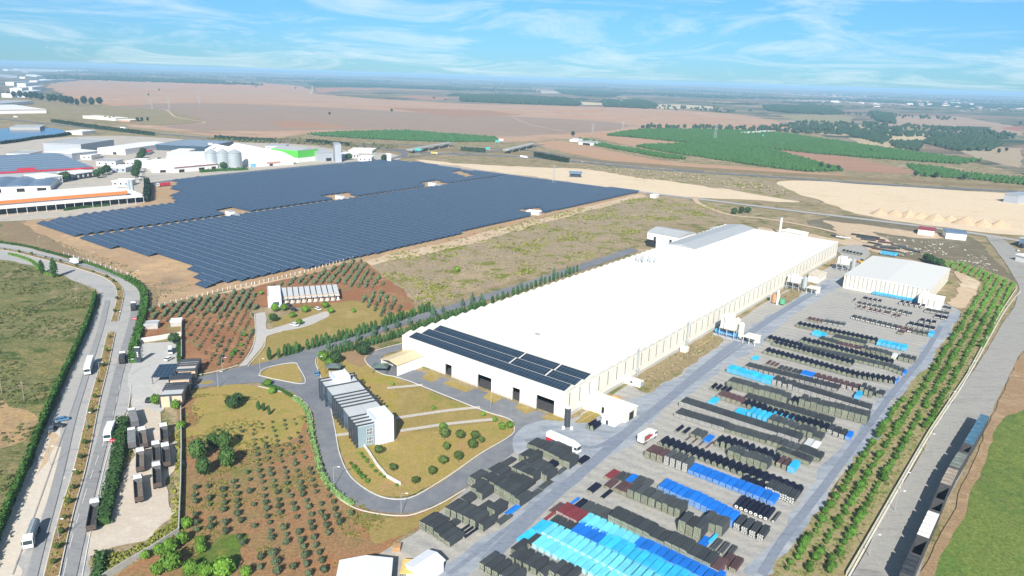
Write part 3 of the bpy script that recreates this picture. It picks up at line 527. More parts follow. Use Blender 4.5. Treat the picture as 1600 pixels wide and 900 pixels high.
t=thing('lying_tank','big blue cylindrical tank lying on cradles beside the hall','tank',G(1118,521),hall_rz-.05); f=MB(); f.cyl((0,0,1.8),(15,0,1.8),1.25,n=18); f.build('tank_shell',mat('tank_blue',(.05,.30,.62),rough=.4),t); f=MB(); [f.box(x,x+.5,-1.1,1.1,0,1.) for x in (1,5,9.5,13.5)]; f.build('cradle',W_conc,t); MB().box(0,16,-3.6,-1.6,.3,.9).build('steel_trough',W_grey,t)
t=thing('orange_vessel','rust-orange process vessel with white duct at the hall wall','vessel',G(1203,474),hall_rz); f=MB(); f.cyl((2,1,1),(2,1,6.5),1.5,n=14); f.build('vessel_body',mat('rust_orange',(.45,.25,.12),rough=.7),t); f=MB(); f.cyl((4.3,0,0),(4.3,0,9.5),.7,n=12); f.box(-1,4,2.5,5,0,5.5); f.build('duct',W_white,t); MB().cyl((7,1,1.2),(7,1,4.2),1.6,n=16).build('green_drum',mat('drum_green',(.10,.36,.20),rough=.5),t)
t=thing('conveyor_house','cream lean-to with sloping roof between two silo towers','shed',G(1262,440),hall_rz); MB().box(0,7,0,18,0,4.5).build('wall',W_cream,t); f=MB(); f.add([(-.3,-.3,5.6),(7.6,-.3,4.3),(7.6,18.3,4.3),(-.3,18.3,5.6),(-.3,-.3,5.4),(7.6,-.3,4.1),(7.6,18.3,4.1),(-.3,18.3,5.4)],[(0,1,2,3),(4,7,6,5),(0,4,5,1),(1,5,6,2),(2,6,7,3),(3,7,4,0)]); f.build('roof',mat('tan_roof',(.56,.50,.40)),t)
t=thing('roof_chimneys','cluster of grey chimneys rising beside the left edge of the hall roof','chimneys',hallpt(9,206),hall_rz)
for i,(x,y,hh) in enumerate([(0,0,5),(2.5,2,4.5),(5,0,5.5),(3.5,-3,4),(7.5,3,5),(10,1,4.2),(12,3.5,4.5),(6,-2.5,5)]): MB().cyl((x,y,HW),(x,y,HW+hh),.35,n=10).build('chimney',W_grey,t)
MB().box(-1,14,-4,5,HW-4,HW).build('plenum',W_cream,t)
roofed('rear_hall','grey-roofed gabled hall behind the left back corner of the main hall','factory hall',[(1012,362),(1061,371),(1090,364),(1034,354)],12,W_white,W_roofg,'gable',2.5,wins=2,win_mat=W_dark,door=[(.0,.3,6)],ridge='u')
roofed('long_rear_hall','long pale grey-roofed hall running along the back of the main hall','factory hall',[(1042,381),(1085,389),(1172,357),(1147,350)],15,W_white,W_roofg,'gable',1.5,ridge='v')
roofed('rear_annex','low pale annex behind the long rear hall','annex',[(1112,356),(1125,359),(1140,350),(1122,348)],9,W_white,W_roofg,'flat')
t=thing('white_stack','white chimney stack standing behind the far end of the main hall','chimney',G(1218,366)); MB().cyl((0,0,0),(0,0,15),1.1,.9,n=14).build('stack_shaft',W_white,t); MB().cyl((0,0,15),(0,0,15.8),1.2,n=14).build('stack_cap',W_grey,t)
roofed('back_wall_shed','long narrow white shed behind the far end of the hall','shed',[(1222,360),(1252,366),(1254,362),(1226,357)],4,W_white,W_white,'flat')
# ribbed storage hall right of the yard
def ribs(t,L,D,h):
    for i in range(19): MB().box(L*(i+.5)/19-.45,L*(i+.5)/19+.45,-.14,-.003,1.4,h-.2).build('rib_panel',mat('rib_grey',(.40,.38,.33)),t)
    for i in range(14): MB().box(L+.003,L+.14,D*(i+.5)/14-.4,D*(i+.5)/14+.4,1.4,h-.6).build('rib_panel',MATS['rib_grey'],t)
    f=MB(); f.box(L-4,L+9,-9,-.2,0,6.2); f.add([(L-4.3,-9.3,6.2),(L+9.3,-9.3,6.2),(L+9.3,0,7.2),(L-4.3,0,7.2)],[(0,1,2,3)]); f.build('lean_to',W_white,t)
    for i in range(3): MB().box(L-2+i*3.2,L-1+i*3.2,-9.14,-9.003,1,5.6).build('rib_panel',MATS['rib_grey'],t)
roofed('storage_hall','white ribbed storage hall standing alone between the pipe yard and the orchard','storage hall',[(1320,429),(1453,453),(1490,419),(1369,401)],9.5,W_cream,mat('offwhite_roof',(.66,.66,.63),rough=.6,var=.03),'gable',1.0,ridge='v',gables=1,extras=ribs)
# ---- office block with the dark frames
def office(name,label,px,h,nrib,towers,void=(),rib_over=1.3,group=None,floor_h=0):
    c=[G(x,y,h) for x,y in px]; u=(c[1]-c[0]); L=u.length; u/=L; v=Vector((-u.y,u.x,0)); D=((c[3]-c[0]).dot(v)+(c[2]-c[1]).dot(v))/2
    t=thing(name,label,'office building',(c[0].x,c[0].y,0),math.atan2(u.y,u.x),group)
    return t,L,D
t,L,D=office('office_block','long two-storey office block with grey roof, dark roof frames and pale blue end towers',[(559,667),(613,655),(581,583),(523,583)],8.6,0,0)
MB().box(.3,L-.3,.3,D,0,8.3).build('wall',mat('blue_grey_glass_wall',(.12,.17,.22),rough=.3),t)
MB().box(.0,L*.45,-.15,.29,0,8.3).build('front_wall',mat('slate_blue_render',(.24,.32,.36),rough=.7,var=.05),t)
rfm=mat('office_roof_sheet',(.52,.54,.55),rough=.5,var=.04,scale=.3)
f=MB(); f.box(0,L/2-.06,0,D,8.3,8.6); f.box(L/2+.06,L,0,D,8.3,8.6); f.build('roof',rfm,t)
ys=[0,.055,.11,.165,.36,.42,.48,.54,.60,.80,.93,.985]
for y in ys:
    q=MB(); yy=y*D; q.box(-.9,L+1.4,yy,yy+.4,8.62,9.05); q.box(-.9,-.45,yy,yy+.4,0,8.62); q.box(L+.95,L+1.4,yy,yy+.4,0,8.62); q.build('roof_frame',W_dark,t)
q=MB(); q.box(L*.47,L+.1,-1.2,8,0,10.2); q.build('end_tower',W_lb,t); q=MB(); q.box(L*.55,L-.6,1,7,10.21,10.3); q.build('tower_roof_patch',W_white,t); q=MB(); q.box(L*.47,L+.1,-1.2,-.9,10.2,10.7); q.box(L*.47,L+.1,7.7,8,10.2,10.7); q.box(L*.47,L*.47+.3,-.9,7.7,10.2,10.7); q.box(L-.2,L+.1,-.9,7.7,10.2,10.7); q.build('parapet',W_lb,t)
q=MB(); q.box(L*.3,L*.8,D-7,D+1,0,10.6); q.box(L*.3,L*.8,D-7,D-6.7,10.6,11.1); q.box(L*.3,L*.3+.3,D-6.7,D+1,10.6,11.1); q.box(L*.8-.3,L*.8,D-6.7,D+1,10.6,11.1); q.build('end_tower',W_lb,t); MB().box(L*.38,L*.74,D-6,D+.3,10.605,10.7).build('tower_roof_patch',W_white,t)
for z in (1.,4.6):
    q=MB().box(L*.24,L*.41,-.24,-.16,z,z+2.7).build('window',W_glass,t)
    f=MB(); [f.box(L*.24+k*L*.17/4-.06,L*.24+k*L*.17/4+.06,-.29,-.245,z,z+2.7) for k in range(5)]; [f.box(L*.24,L*.41,-.29,-.246,z+k*1.3,z+k*1.3+.1) for k in range(3)]; f.build('frame',W_white,q)
for y in range(14):
    yy=2+y*(D-4)/14; MB().box(.22,.295,yy,yy+2,1,3.4).build('window',W_glass,t); MB().box(L-.295,L-.2,yy,yy+2,1,3.4).build('window',W_glass,t)
q=MB(); q.box(L+.15,L+1.8,1,4,0,7.8); q.build('stair_screen',W_beige,t)
for (px,py) in ((512,583),(585,583)):
    a=thing('garden_pavilion','dark green hipped pavilion roof %s the back tower of the office block'%('left of' if px<550 else 'right of'),'pavilion',G(px+10,py-2)); f=MB(); f.add([(-3.5,-3,3),(3.5,-3,3),(3.5,3,3),(-3.5,3,3),(-1,0,4.2),(1,0,4.2)],[(0,1,5,4),(1,2,5),(2,3,4,5),(3,0,4),(3,2,1,0)]); f.build('roof',mat('dark_green_roof',(.10,.14,.13)),a)
    for x in (-3,3):
        for y in (-2.5,2.5): MB().cyl((x,y,0),(x,y,3),.12,n=6).build('post',W_dark,a)
# ---- small office by the olive orchard
t,L,D=office('garden_office','low office with sloping grey roof panels beside the olive orchard',[(440,465),(531,459),(524,447),(436,453)],4.2,0,0)
MB().box(.3,L-.4,.3,D-.3,0,4.0).build('wall',W_beige,t)
for i in range(10):
    x=L*i/10; q=MB(); q.add([(x+.35,-1.6,3.6),(x+L/10-.2,-1.6,3.6),(x+L/10-.2,D,5.4),(x+.35,D,5.4),(x+.35,-1.6,3.45),(x+L/10-.2,-1.6,3.45),(x+L/10-.2,D,5.2),(x+.35,D,5.2)],[(0,1,2,3),(4,7,6,5),(0,4,5,1),(1,5,6,2),(2,6,7,3),(3,7,4,0)]); q.build('roof_panel',rfm,t)
    f=MB(); f.add([(x,-1.7,0),(x+.3,-1.7,0),(x+.3,-1.7,4.1),(x,-1.7,4.1),(x,-1.2,0),(x+.3,-1.2,0),(x+.3,-1.2,4.1),(x,-1.2,4.1)],[(0,1,2,3),(1,5,6,2),(5,4,7,6),(4,0,3,7)]); f.add([(x,-1.7,3.7),(x+.3,-1.7,3.7),(x+.3,D,5.6),(x,D,5.6),(x,-1.7,3.4),(x+.3,-1.7,3.4),(x+.3,D,5.2),(x,D,5.2)],[(0,1,2,3),(4,7,6,5),(0,4,5,1),(1,5,6,2),(2,6,7,3),(3,7,4,0)]); f.build('roof_frame',W_dark,t)
    q=MB().box(x+L/10*.35,x+L/10*.75,.2,.295,.9,3.).build('window',W_glass,t); MB().box(x+L/10*.5,x+L/10*.75,.14,.19,.9,3.).build('shutter',W_white,q)
MB().box(-.0,L,-.02,.28,0,.9).build('plinth',W_skirt,t)
MB().box(-7.6,-.2,-4,D+1,0,6.).build('entrance_tower',W_lb,t); q=MB(); q.box(-7.6,-.2,-4,-3.7,6,6.5); q.box(-7.6,-.2,D+.7,D+1,6,6.5); q.box(-7.6,-7.3,-3.7,D+.7,6,6.5); q.box(-.5,-.2,-3.7,D+.7,6,6.5); q.build('parapet',W_lb,t); MB().box(-7.2,-.6,-3.6,D+.6,6.003,6.1).build('tower_roof_patch',W_white,t)
q=MB().box(-4.8,-1.6,-4.08,-4.003,1,3).build('window',W_glass,t); f=MB(); [f.box(-4.8+k*1.06-.05,-4.8+k*1.06+.05,-4.12,-4.085,1,3) for k in range(4)]; f.build('frame',W_dark,q)
# ---- gatehouse
t,L,D=office('gatehouse','gatehouse with beige front and dark frames spanning the site entrance','gatehouse',0,0,0) if False else (None,0,0)
c=[G(250,619,5),G(283.5,617,5),G(283,563,5),G(257,563,5)]; u=(c[1]-c[0]); L=u.length; u/=L; v=Vector((-u.y,u.x,0)); D=(c[2]-c[1]).dot(v)
t=thing('gatehouse','gatehouse with beige front wall and dark roof frames spanning the site entrance','gatehouse',(c[0].x,c[0].y,0),math.atan2(u.y,u.x))
q=MB(); q.box(0,L*.42,0,.3,0,4.6); q.box(L*.54,L,0,.3,0,4.6); q.build('front_wall',W_beige,t); MB().box(L*.42,L*.54,.1,.25,0,4.6).build('window',W_glass,t)
for a,b in ((0,.30),(.40,.50),(.74,.86)): MB().box(.3,L-.3,a*D+.31,b*D,0,4.6).build('room_block',W_beige,t)
for a,b in ((0,.155),(.16,.20),(.205,.25),(.255,.30),(.43,.455),(.47,.495),(.70,.80),(.86,.885),(.93,.95),(.975,1.)):
    MB().box(.2,L-.2,a*D,b*D-.3,4.65,4.95).build('roof_panel',rfm,t)
for y in (-.01,.15,.2,.25,.3,.42,.46,.5,.69,.82,.88,.94,.99):
    q=MB(); q.box(-.4,L+.5,y*D-.02,y*D+.45,4.98,5.5); q.box(-.4,0,y*D-.02,y*D+.45,0,4.98); q.box(L+.1,L+.5,y*D-.02,y*D+.45,0,4.98); q.build('roof_frame',W_dark,t)
for a,b in ((.315,.415),(.51,.68)): MB().box(1.2,L-1.2,a*D,b*D,4.0,4.12).build('solar_awning',PV2,t)
MB().box(-9,-.6,.62*D,1.0*D,3.4,3.6).build('car_canopy',PV2,t)
[MB().box(x,x+.2,y*D,y*D+.2,0,3.4).build('canopy_post',W_dark,t) for x in (-8.8,-1) for y in (.63,.8,.98)]
# totem
t=thing('totem_sign','tall dark pylon sign with three white marks at the site entrance','sign',G(217,567),.12); MB().box(-1.1,1.1,-.35,.35,0,7.6).build('pylon',W_dark,t); MB().box(-1.15,1.15,-.4,.4,7.6,7.8).build('cap',W_white,t)
for z in (5.2,4.3,3.4): MB().cyl((0,-.37,z),(0,-.44,z),.32,n=12).build('white_mark',W_white,t)
# court walls
def wall(name,label,pts,h,wd=.25,m=None,cat='wall',posts=0,zb=0):
    P=[G(*p) for p in pts]; t=thing(name,label,cat,P[0]); q=MB()
    for a,b in zip(P,P[1:]):
        d=(b-a).normalized(); n=Vector((-d.y,d.x,0))*wd/2; a_,b_=a-P[0],b-P[0]
        q.add([a_-n,b_-n,b_+n,a_+n]+[p+Vector((0,0,h)) for p in (a_-n,b_-n,b_+n,a_+n)],[(4,5,6,7),(0,1,5,4),(2,3,7,6),(1,2,6,5),(3,0,4,7)])
    if zb: q.v=[(x,y,zb if z<.01 else z) for x,y,z in q.v]
    q.build('wall_panel' if not posts else 'mesh_panel',m or W_conc,t)
    if posts:
        tot=sum((b-a).length for a,b in zip(P,P[1:])); n=0; st=tot/posts
        for a,b in zip(P,P[1:]):
            L=(b-a).length; k=0
            while k<L: p=a.lerp(b,k/L)-P[0]; MB().box(p.x-.14,p.x+.14,p.y-.14,p.y+.14,0,h+.4).build('post',mat('fence_post_white',(.7,.68,.64)),t); k+=st
    return t
wall('boundary_wall','white wall closing the planted court above the entrance plaza',[(217,536),(250,531),(283,525)],2.4,.3,mat('court_wall',(.66,.64,.58)))
wall('boundary_wall','pale wall along the right side of the fenced court',[(284,503),(284,562)],2.4,.3)
wall('boundary_wall','concrete wall between the truck lot and the young olive orchard',[(283,642),(284,700),(283,760),(280,834)],2.2,.35)
wall('boundary_wall','low concrete wall running diagonally below the truck lot',[(280,834),(240,860),(205,880),(160,908)],2.0,.35,W_conc)
wall('retaining_wall','low curved white retaining wall in the lawn before the office block',[(561,684),(566,694),(577,710),(590,730),(605,747),(626,759)],1.3,.45,mat('wall_white',(.7,.68,.64)))
wall('wire_fence','row of white fence posts between the solar park and the olive orchard',[(240,482),(300,467),(360,452),(398,445),(470,428),(560,402)],1.7,.04,W_conc,'fence',46,zb=1.6)
wall('roadside_fence','long low concrete fence between the orchard belt and the eastern road',[(1322,900),(1350,852),(1398,768),(1450,678),(1510,588),(1563,490),(1588,452)],1.4,.3,mat('pale_fence_concrete',(.55,.53,.42)),'fence')
wall('avenue_fence','fence with pale posts along the curved hedge of the avenue',[(100,398),(150,413),(200,430),(222,446),(229,465),(226,490),(221,515)],1.6,.04,W_conc,'fence',30,zb=1.5)
for nm,lb,p,h in (('court_shed','flat grey-roofed shed at the upper left of the court',[(225,508),(246,507),(246,502),(225,503)],2.6),('court_canopy','small white canopy at the upper right corner of the court',[(266,503),(283,502),(283,499),(266,500)],3)):
    roofed(nm,lb,'shed',p,h,W_conc,W_white if 'canopy' in nm else W_roofg,'flat',over=.1)
# white gabled sheds at the bottom edge
roofed('corner_shed','long white gabled shed cut by the bottom edge of the photo','shed',[(500,985),(596,985),(632,880),(602,866)][0:4] if False else [(520,940),(606,936),(636,884),(601,862)],4.5,W_white,mat('roof_cool_white',(.74,.76,.80),rough=.5,var=.03),'gable',1.2,ridge='v')
roofed('small_yard_shed','small white gabled shed right of the long shed at the bottom edge','shed',[(635,882),(660,898),(688,872),(665,858)],4,W_white,MATS['roof_cool_white'],'gable',.9,ridge='v')
t=thing('yellow_awning','sandy yellow awning between the two white sheds','awning',G(640,898,0)); MB().box(-2.2,2.2,-3,3,2.6,2.75).build('canopy',mat('awning_yellow',(.70,.50,.16)),t)
for x in (-2,2):
    for y in (-2.7,2.7): MB().cyl((x,y,0),(x,y,2.6),.08,n=6).build('post',W_dark,t)
t=thing('brown_crate','brown wooden crate on the ground above the white sheds','crate',G(620,860)); f=MB(); f.box(-1.1,1.1,-1.1,1.1,0,1.7); f.build('crate_body',mat('crate_wood',(.42,.25,.12)),t); MB().box(-1.15,1.15,-1.15,1.15,1.7,1.8).build('lid',MATS['crate_wood'],t)
# ---- industrial estate, upper left
def orange(t,L,D,h):
    pass
c=[G(12,337),G(222,318)]; u=(c[1]-c[0]); L=u.length; t=thing('orange_edged_plant','white flat-roofed plant with a long orange fascia and open dark canopy','factory hall',c[0],math.atan2(u.y,u.x))
L+=2
q=MB(); q.box(-30,L,0,9,6.2,6.7); q.build('canopy_roof',W_white,t)
for i in range(16): MB().box(i*L/15-.15,i*L/15+.15,.3,.6,0,6.2).build('canopy_post',W_white,t)
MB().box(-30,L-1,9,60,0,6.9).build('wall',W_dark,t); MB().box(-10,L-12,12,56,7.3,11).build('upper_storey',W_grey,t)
MB().box(-11,L-11,11,57,11,11.4).build('roof',W_white,t)
q=MB(); q.box(-11.2,L-10.8,10.7,10.99,8.8,11.7); q.box(-11.3,-11.01,10.99,36,8.8,11.7); q.box(L-10.99,L-10.7,10.99,20,8.8,11.7); q.build('orange_fascia',W_orange,t); MB().box(-30,L+3,9.01,62,6.9,7.3).build('lower_roof',W_white,t)
for i in range(2):
    t=thing('estate_silo','slim steel silo at the right end of the orange-edged roof, %s of two'%['left','right'][i],'silo',G(203+i*5,308),0); MB().cyl((0,0,0),(0,0,16),1.7,n=14).build('silo_shell',W_galv,t); MB().cyl((0,0,16),(0,0,17.3),1.7,.3,n=14).build('silo_cap',W_galv,t)
def lines(t,L,D,h):
    q=MB()
    for k in range(1,8): q.box(0,L,D*k/8-.35,D*k/8+.35,h+.36,h+.5)
    q.build('skylight_strip',W_roofg,t)
def reds(t,L,D,h):
    lines(t,L,D,h); MB().box(-.6,L+.6,-.7,-.55,h-1,h+.8).build('red_fascia',W_red,t); MB().box(L*.35,L*.5,6,8,h+.4,h+3).build('red_sign',W_red,t)
    q=MB(); q.box(L+.55,L+.7,0,D,h-2.6,h-.6); q.build('dark_fascia',W_maroon,t)
    for i in range(6): MB().box(L+.72,L+1.1,D*i/5-.3,D*i/5+.3,0,h).build('column',W_white,t)
roofed('solar_roof_factory','big factory with blue-grey solar roof, red fascia and pale roof lines','factory hall',[(-40,272),(145,262),(211,243),(52,233)],9,W_grey,W_blue,'flat',extras=reds)
roofed('arched_sheds','low grey arched-roof sheds left of the orange-edged plant','shed',[(-30,293),(78,290),(74,279),(-30,276)],6,W_white,W_blue,'arch',1.4,gables=3,door=[(.12,.28,4),(.5,.62,4),(.8,.94,4)])
roofed('show_building','dark glass showroom with white portal frame in front of the solar roof factory','showroom',[(118,272),(148,268),(148,263),(120,265)],7,W_dark,W_white,'flat',wins=4,win_mat=W_white)
roofed('white_lab','white two-storey block with a window band beside the dark showroom','office',[(70,278),(97,275),(98,268),(72,270)],8,W_white,W_white,'flat',wins=5)
roofed('grey_box_factory','tall grey box factory behind the solar roof factory','factory hall',[(67,224),(126,226),(162,219),(108,215)],13,W_grey,W_roofg,'flat')
roofed('flat_grey_unit','low grey unit between the two big grey factories','factory unit',[(70,237),(112,240),(120,233),(78,231)],10,W_grey,W_white,'flat')
roofed('white_gable_factory','white factory with low gable roof next to the tall grey box','factory hall',[(152,231),(195,233),(240,224),(212,220)],9,W_white,W_white,'gable',2,ridge='v',door=[(.55,.68,4)])
roofed('red_gate_lodge','small gate lodge with red roof by the estate road','lodge',[(222,238),(232,238),(234,234),(224,234)],4,W_white,W_red,'gable',1.2)
roofed('blue_roof_showroom','blue-roofed building with dark glazed front behind the white workshops','factory hall',[(242,226),(322,229),(372,222),(257,216)],9,W_glass,W_blue,'flat',extras=lines)
roofed('white_workshop','white workshop with three maroon gables behind the avenue trees','workshop',[(272,262),(340,256),(322,243),(242,250)],7,W_white,W_white,'gable',2.2,gables=3,ridge='v',door=[(.1,.22,4),(.55,.68,4),(.85,.95,4)],extras=lambda t,L,D,h:MB().box(-.3,L+.3,-.55,-.42,h-.8,h+.3).build('maroon_fascia',W_maroon,t))
roofed('long_white_unit','long white flat unit behind the maroon-gabled workshop','factory unit',[(260,246),(325,245),(330,237),(262,238)],7,W_white,W_white,'flat')
roofed('west_white_unit','white unit with grey doors left of the maroon-gabled workshop','factory unit',[(237,263),(268,262),(270,254),(242,252)],6,W_white,W_white,'flat',door=[(.4,.7,3.5)])
for i,px in enumerate((332,350,368)):
    t=thing('grain_silo','corrugated steel grain silo with conical roof, %s of the three'%['left','middle','right'][i],'silo',G(px,263)); q=MB(); q.cyl((0,0,0),(0,0,21),8.+.6*i,n=28); q.build('silo_shell',W_galv,t)
    q=MB(); q.cyl((0,0,21),(0,0,26),8.4+.6*i,.6,n=28); q.build('silo_roof',W_galv,t); q=MB(); [q.cyl((0,0,z),(0,0,z+.2),8.1+.6*i,n=28,caps=True) for z in (3,6,9,12,15,18)]; q.build('silo_rings',mat('ring_grey',(.33,.38,.4),rough=.4),t)
t=thing('elevator_tower','thin steel elevator tower rising behind the grain silos','tower',G(331,248)); q=MB()
for x in (-1.2,1.2):
    for y in (-1.2,1.2): q.cyl((x,y,0),(x,y,21),.15,n=5)
for z in range(0,21,3): q.box(-1.2,1.2,-1.25,-1.15,z,z+.2); q.box(-1.2,1.2,1.15,1.25,z,z+.2)
q.build('lattice',W_grey,t); MB().box(-3,3,-1.6,1.6,21,23).build('head_house',W_white,t)
roofed('twin_gable_store','white store with two broad gables and a pink entrance right of the silos','storage hall',[(392,249),(458,245),(428,227),(366,233)],11,W_white,W_white,'gable',8,gables=2,ridge='v',door=[(.42,.5,4)],extras=lambda t,L,D,h:[MB().box(L*.36,L*.68,-.5,-.1,3.5,6).build('brick_portal',W_brick,t),MB().box(-1.5,6,-.6,-.1,0,5).build('blue_door',mat('door_blue',(.2,.45,.65)),t)])
roofed('green_fronted_store','store with bright green upper cladding above white walls','storage hall',[(465,236),(496,233),(481,227),(448,229)],17,W_white,W_roofg,'gable',3,ridge='v',extras=lambda t,L,D,h:[MB().box(-.15,L+.15,-.2,-.01,h*.42,h+1.2).build('green_cladding',W_greenp,t),MB().box(-.25,-.01,-.2,D,h*.42,h+.3).build('green_cladding',W_greenp,t)])
roofed('grey_mill','grey mill building with open bay right of the green-fronted store','mill',[(497,239),(521,238),(520,232),(498,232)],13,W_grey,W_roofg,'gable',2,door=[(.5,.85,5)])
roofed('mill_tower','narrow tall grey tower at the right end of the grey mill','tower',[(523,226),(533,226),(533,223),(524,223)],26,W_grey,W_grey,'flat',over=.1)
roofed('portico_building','white building with dark columned porch at the end of the access road','office',[(537,243),(561,241),(560,237),(538,238)],6,W_white,W_white,'flat',wins=5,win_mat=W_dark)
roofed('white_warehouse_row','low white warehouse row behind the columned building','warehouse',[(545,235),(581,236),(583,232),(552,231)],4,W_white,W_white,'flat')
roofed('white_sign_block','white square sign tower at the bend of the access road','sign tower',[(605,242),(611,242),(612,240),(606,240)],11,W_white,W_white,'flat',over=.6)
roofed('distribution_hall','large white distribution hall with red edge by the dark tree row','warehouse',[(-10,172),(72,171),(106,165),(20,162)],10,W_white,W_white,'flat',wins=8,win_mat=W_white,extras=lambda t,L,D,h:MB().box(-.6,L+.6,-.75,-.55,h-1,h-.2).build('red_fascia',W_maroon,t))
roofed('grey_long_hall','grey long hall behind the white distribution hall','warehouse',[(-10,163),(52,158),(62,155),(0,155)],9,W_white,W_roofg,'flat')
roofed('cream_long_block','long cream low block in the dry field beyond the highway','block',[(129,181),(180,185),(184,183),(134,179)],6,W_cream,W_cream,'flat',wins=12,win_mat=W_brick)
roofed('brown_low_block','low brown annex right of the long cream block','block',[(186,187),(203,188),(205,186),(188,185)],4,W_brick,W_cream,'flat')
roofed('lakeside_shed','flat shed on the far side of the pond','shed',[(15,199),(62,199),(62,196),(18,195)],5,W_conc,W_roofg,'flat')
roofed('embankment_block','pale block at the right end of the pond','block',[(103,205),(128,206),(130,203),(106,202)],6,W_white,W_white,'flat')
roofed('orchard_farm_shed','open-fronted farm shed at the tip of the green orchard','farm shed',[(904,221),(923,223),(924,220),(907,219)],6,W_white,W_roofg,'flat',door=[(.35,.95,4.5)])
roofed('orchard_farmhouse','pale farmhouse among vehicles left of the open farm shed','farmhouse',[(890,218),(902,219),(903,216),(892,216)],4,W_white,W_white,'gable',1.5)
roofed('orchard_villa','white house inside the big green orchard','house',[(1155,207),(1168,208),(1170,205),(1158,204)],5,W_white,W_white,'flat')
roofed('orchard_pump_house','white pump house on the bare patch in the orchard','house',[(1181,205),(1194,206),(1196,203),(1183,203)],5,W_white,W_white,'gable',1.2)
t=thing('steel_shelter','dark blue steel shelter on the pale sand beside the solar park','shelter',G(889,277),math.radians(-8)); f=MB(); f.add([(0,0,5),(17,0,5),(18,6,8),(-1,6,8),(0,0,4.8),(17,0,4.8),(18,6,7.8),(-1,6,7.8)],[(0,1,2,3),(4,7,6,5),(0,4,5,1),(1,5,6,2),(2,6,7,3),(3,7,4,0)]); f.build('roof',W_blue,t); MB().box(1,16,3,6,0,5.5).build('wall',W_dark,t)
roofed('red_roof_shed','white shed with red roof beside the road behind the storage yard','shed',[(1435,358),(1460,361),(1462,356),(1438,353)],5,W_white,W_maroon,'gable',1.5,wins=3,win_mat=W_white)
roofed('panel_shed','white panelled shed with blue end at the road fork','shed',[(1479,363),(1511,366),(1513,361),(1482,358)],6,W_white,W_blue,'flat',wins=5,win_mat=W_white)
roofed('sand_quarry_shed','blue-grey shed at the right edge of the pale quarry floor','shed',[(1570,303),(1592,306),(1600,301),(1578,298)],10,W_grey,W_galv,'flat')
roofed('edge_white_shed','white shed at the right edge beside the fork road','shed',[(1588,398),(1625,408),(1640,398),(1600,390)],5,W_white,W_white,'flat')
roofed('edge_blue_shed','dark blue shed at the right edge above the parking apron','shed',[(1594,372),(1640,380),(1650,370),(1606,364)],8,W_blue,W_roofg,'flat')
for i,(px,py,l) in enumerate([(352,336,'left'),(524,311,'middle'),(669,290,'right')]):
    t=thing('inverter_cabin','white inverter cabin on the %s clearing of the solar park'%l,'cabin',G(px,py),hall_rz); MB().box(0,9,0,5,.2,4.).build('cabin_body',W_white,t); MB().box(-.1,9.1,-.1,5.1,4.,4.2).build('roof',W_roofg,t); MB().box(12,18,1,4,.1,3).build('transformer',W_grey,t)
roofed('field_cabin','small pale cabin on the road edge beyond the solar park tip','cabin',[(1016,305),(1024,306),(1025,304),(1017,303)],3,W_white,W_white,'flat')
roofed('solar_gate_hut','long low white hut in the notch of the solar park edge','hut',[(823,330),(842,332),(843,330),(826,328)],3,W_white,W_white,'flat')
# far clusters of buildings
rr=random.Random(11)
ADJ=['white','pale grey','cream','chalk-white','silver','off-white','light']; PL=[]
far_pts=[(4,108),(20,107),(34,112),(47,108),(12,118),(30,120),(52,118),(60,112),(8,128),(26,130),(45,126),(62,124),(15,138),(35,136),(2,146),(28,143),(70,108),(85,106)]
for i,(x,y) in enumerate(far_pts):
    w_=rr.uniform(10,18); roofed('distant_factory','%s distant factory, %s from the left in the hazy estate'%(rr.choice(ADJ),ordi(i+1)),'factory',[(x,y),(x+w_*(y-85)/40,y+.3),(x+w_*(y-85)/40+3,y-1.6*(y-85)/40),(x+2,y-1.9*(y-85)/40)],rr.uniform(12,22),rr.choice([W_white,W_grey,W_white,W_white]),rr.choice([W_white,W_white,W_roofg]),'flat',group='distant factories at the left horizon')
t=thing('concrete_works_tower','tall pale blue block tower behind the dark tree row','tower',G(33,152),.3); MB().box(-9,9,-8,8,0,34).build('tower_shaft',W_lb,t); MB().box(9.01,16,-7,7,0,20).build('annex',W_white,t); MB().box(-4,4,-4,4,34,38).build('head_house',W_grey,t)
def house(px,py,s,i,lab):
    p=G(px,py); t=thing('village_house',lab,'house',p,rr.uniform(0,3.1),'houses of the distant villages'); a,b,hh=s*rr.uniform(.8,1.6),s*rr.uniform(.7,1.1),s*rr.uniform(.5,.9)
    MB().box(-a,a,-b,b,0,hh).build('wall',rr.choice([W_white,W_cream,W_white,W_beige]),t); q=MB(); q.add([(-a-.5,-b-.5,hh),(a+.5,-b-.5,hh),(a+.5,b+.5,hh),(-a-.5,b+.5,hh),(-a-.5,0,hh+s*.35),(a+.5,0,hh+s*.35)],[(0,1,5,4),(1,2,5),(2,3,4,5),(3,0,4)]); q.build('roof',rr.choice([W_white,W_brick,W_roofg]),t)
hs=[]
for (cx,cy,rx,ry,n) in [(1480,163,90,6,46),(1390,168,40,3,16),(1330,158,60,5,14),(1540,172,60,4,16),(560,117,60,4,14),(900,125,120,5,14),(1250,148,60,5,8),(980,160,40,5,4)]:
    for k in range(n):
        hs.append((cx+rx*rr.uniform(-1,1)*abs(rr.uniform(-1,1))**.3,cy+ry*rr.uniform(-1,1)+(0 if cx<1300 else (0))))
for i,(x,y) in enumerate(sorted(hs)):
    if x<1600: house(x,y,rr.uniform(9,17),i,'small distant house, %s from the left among the village houses'%ordi(i+1) if i<99 else 'small distant village house, %s counted from the right horizon edge'%ordi(len(hs)-i))

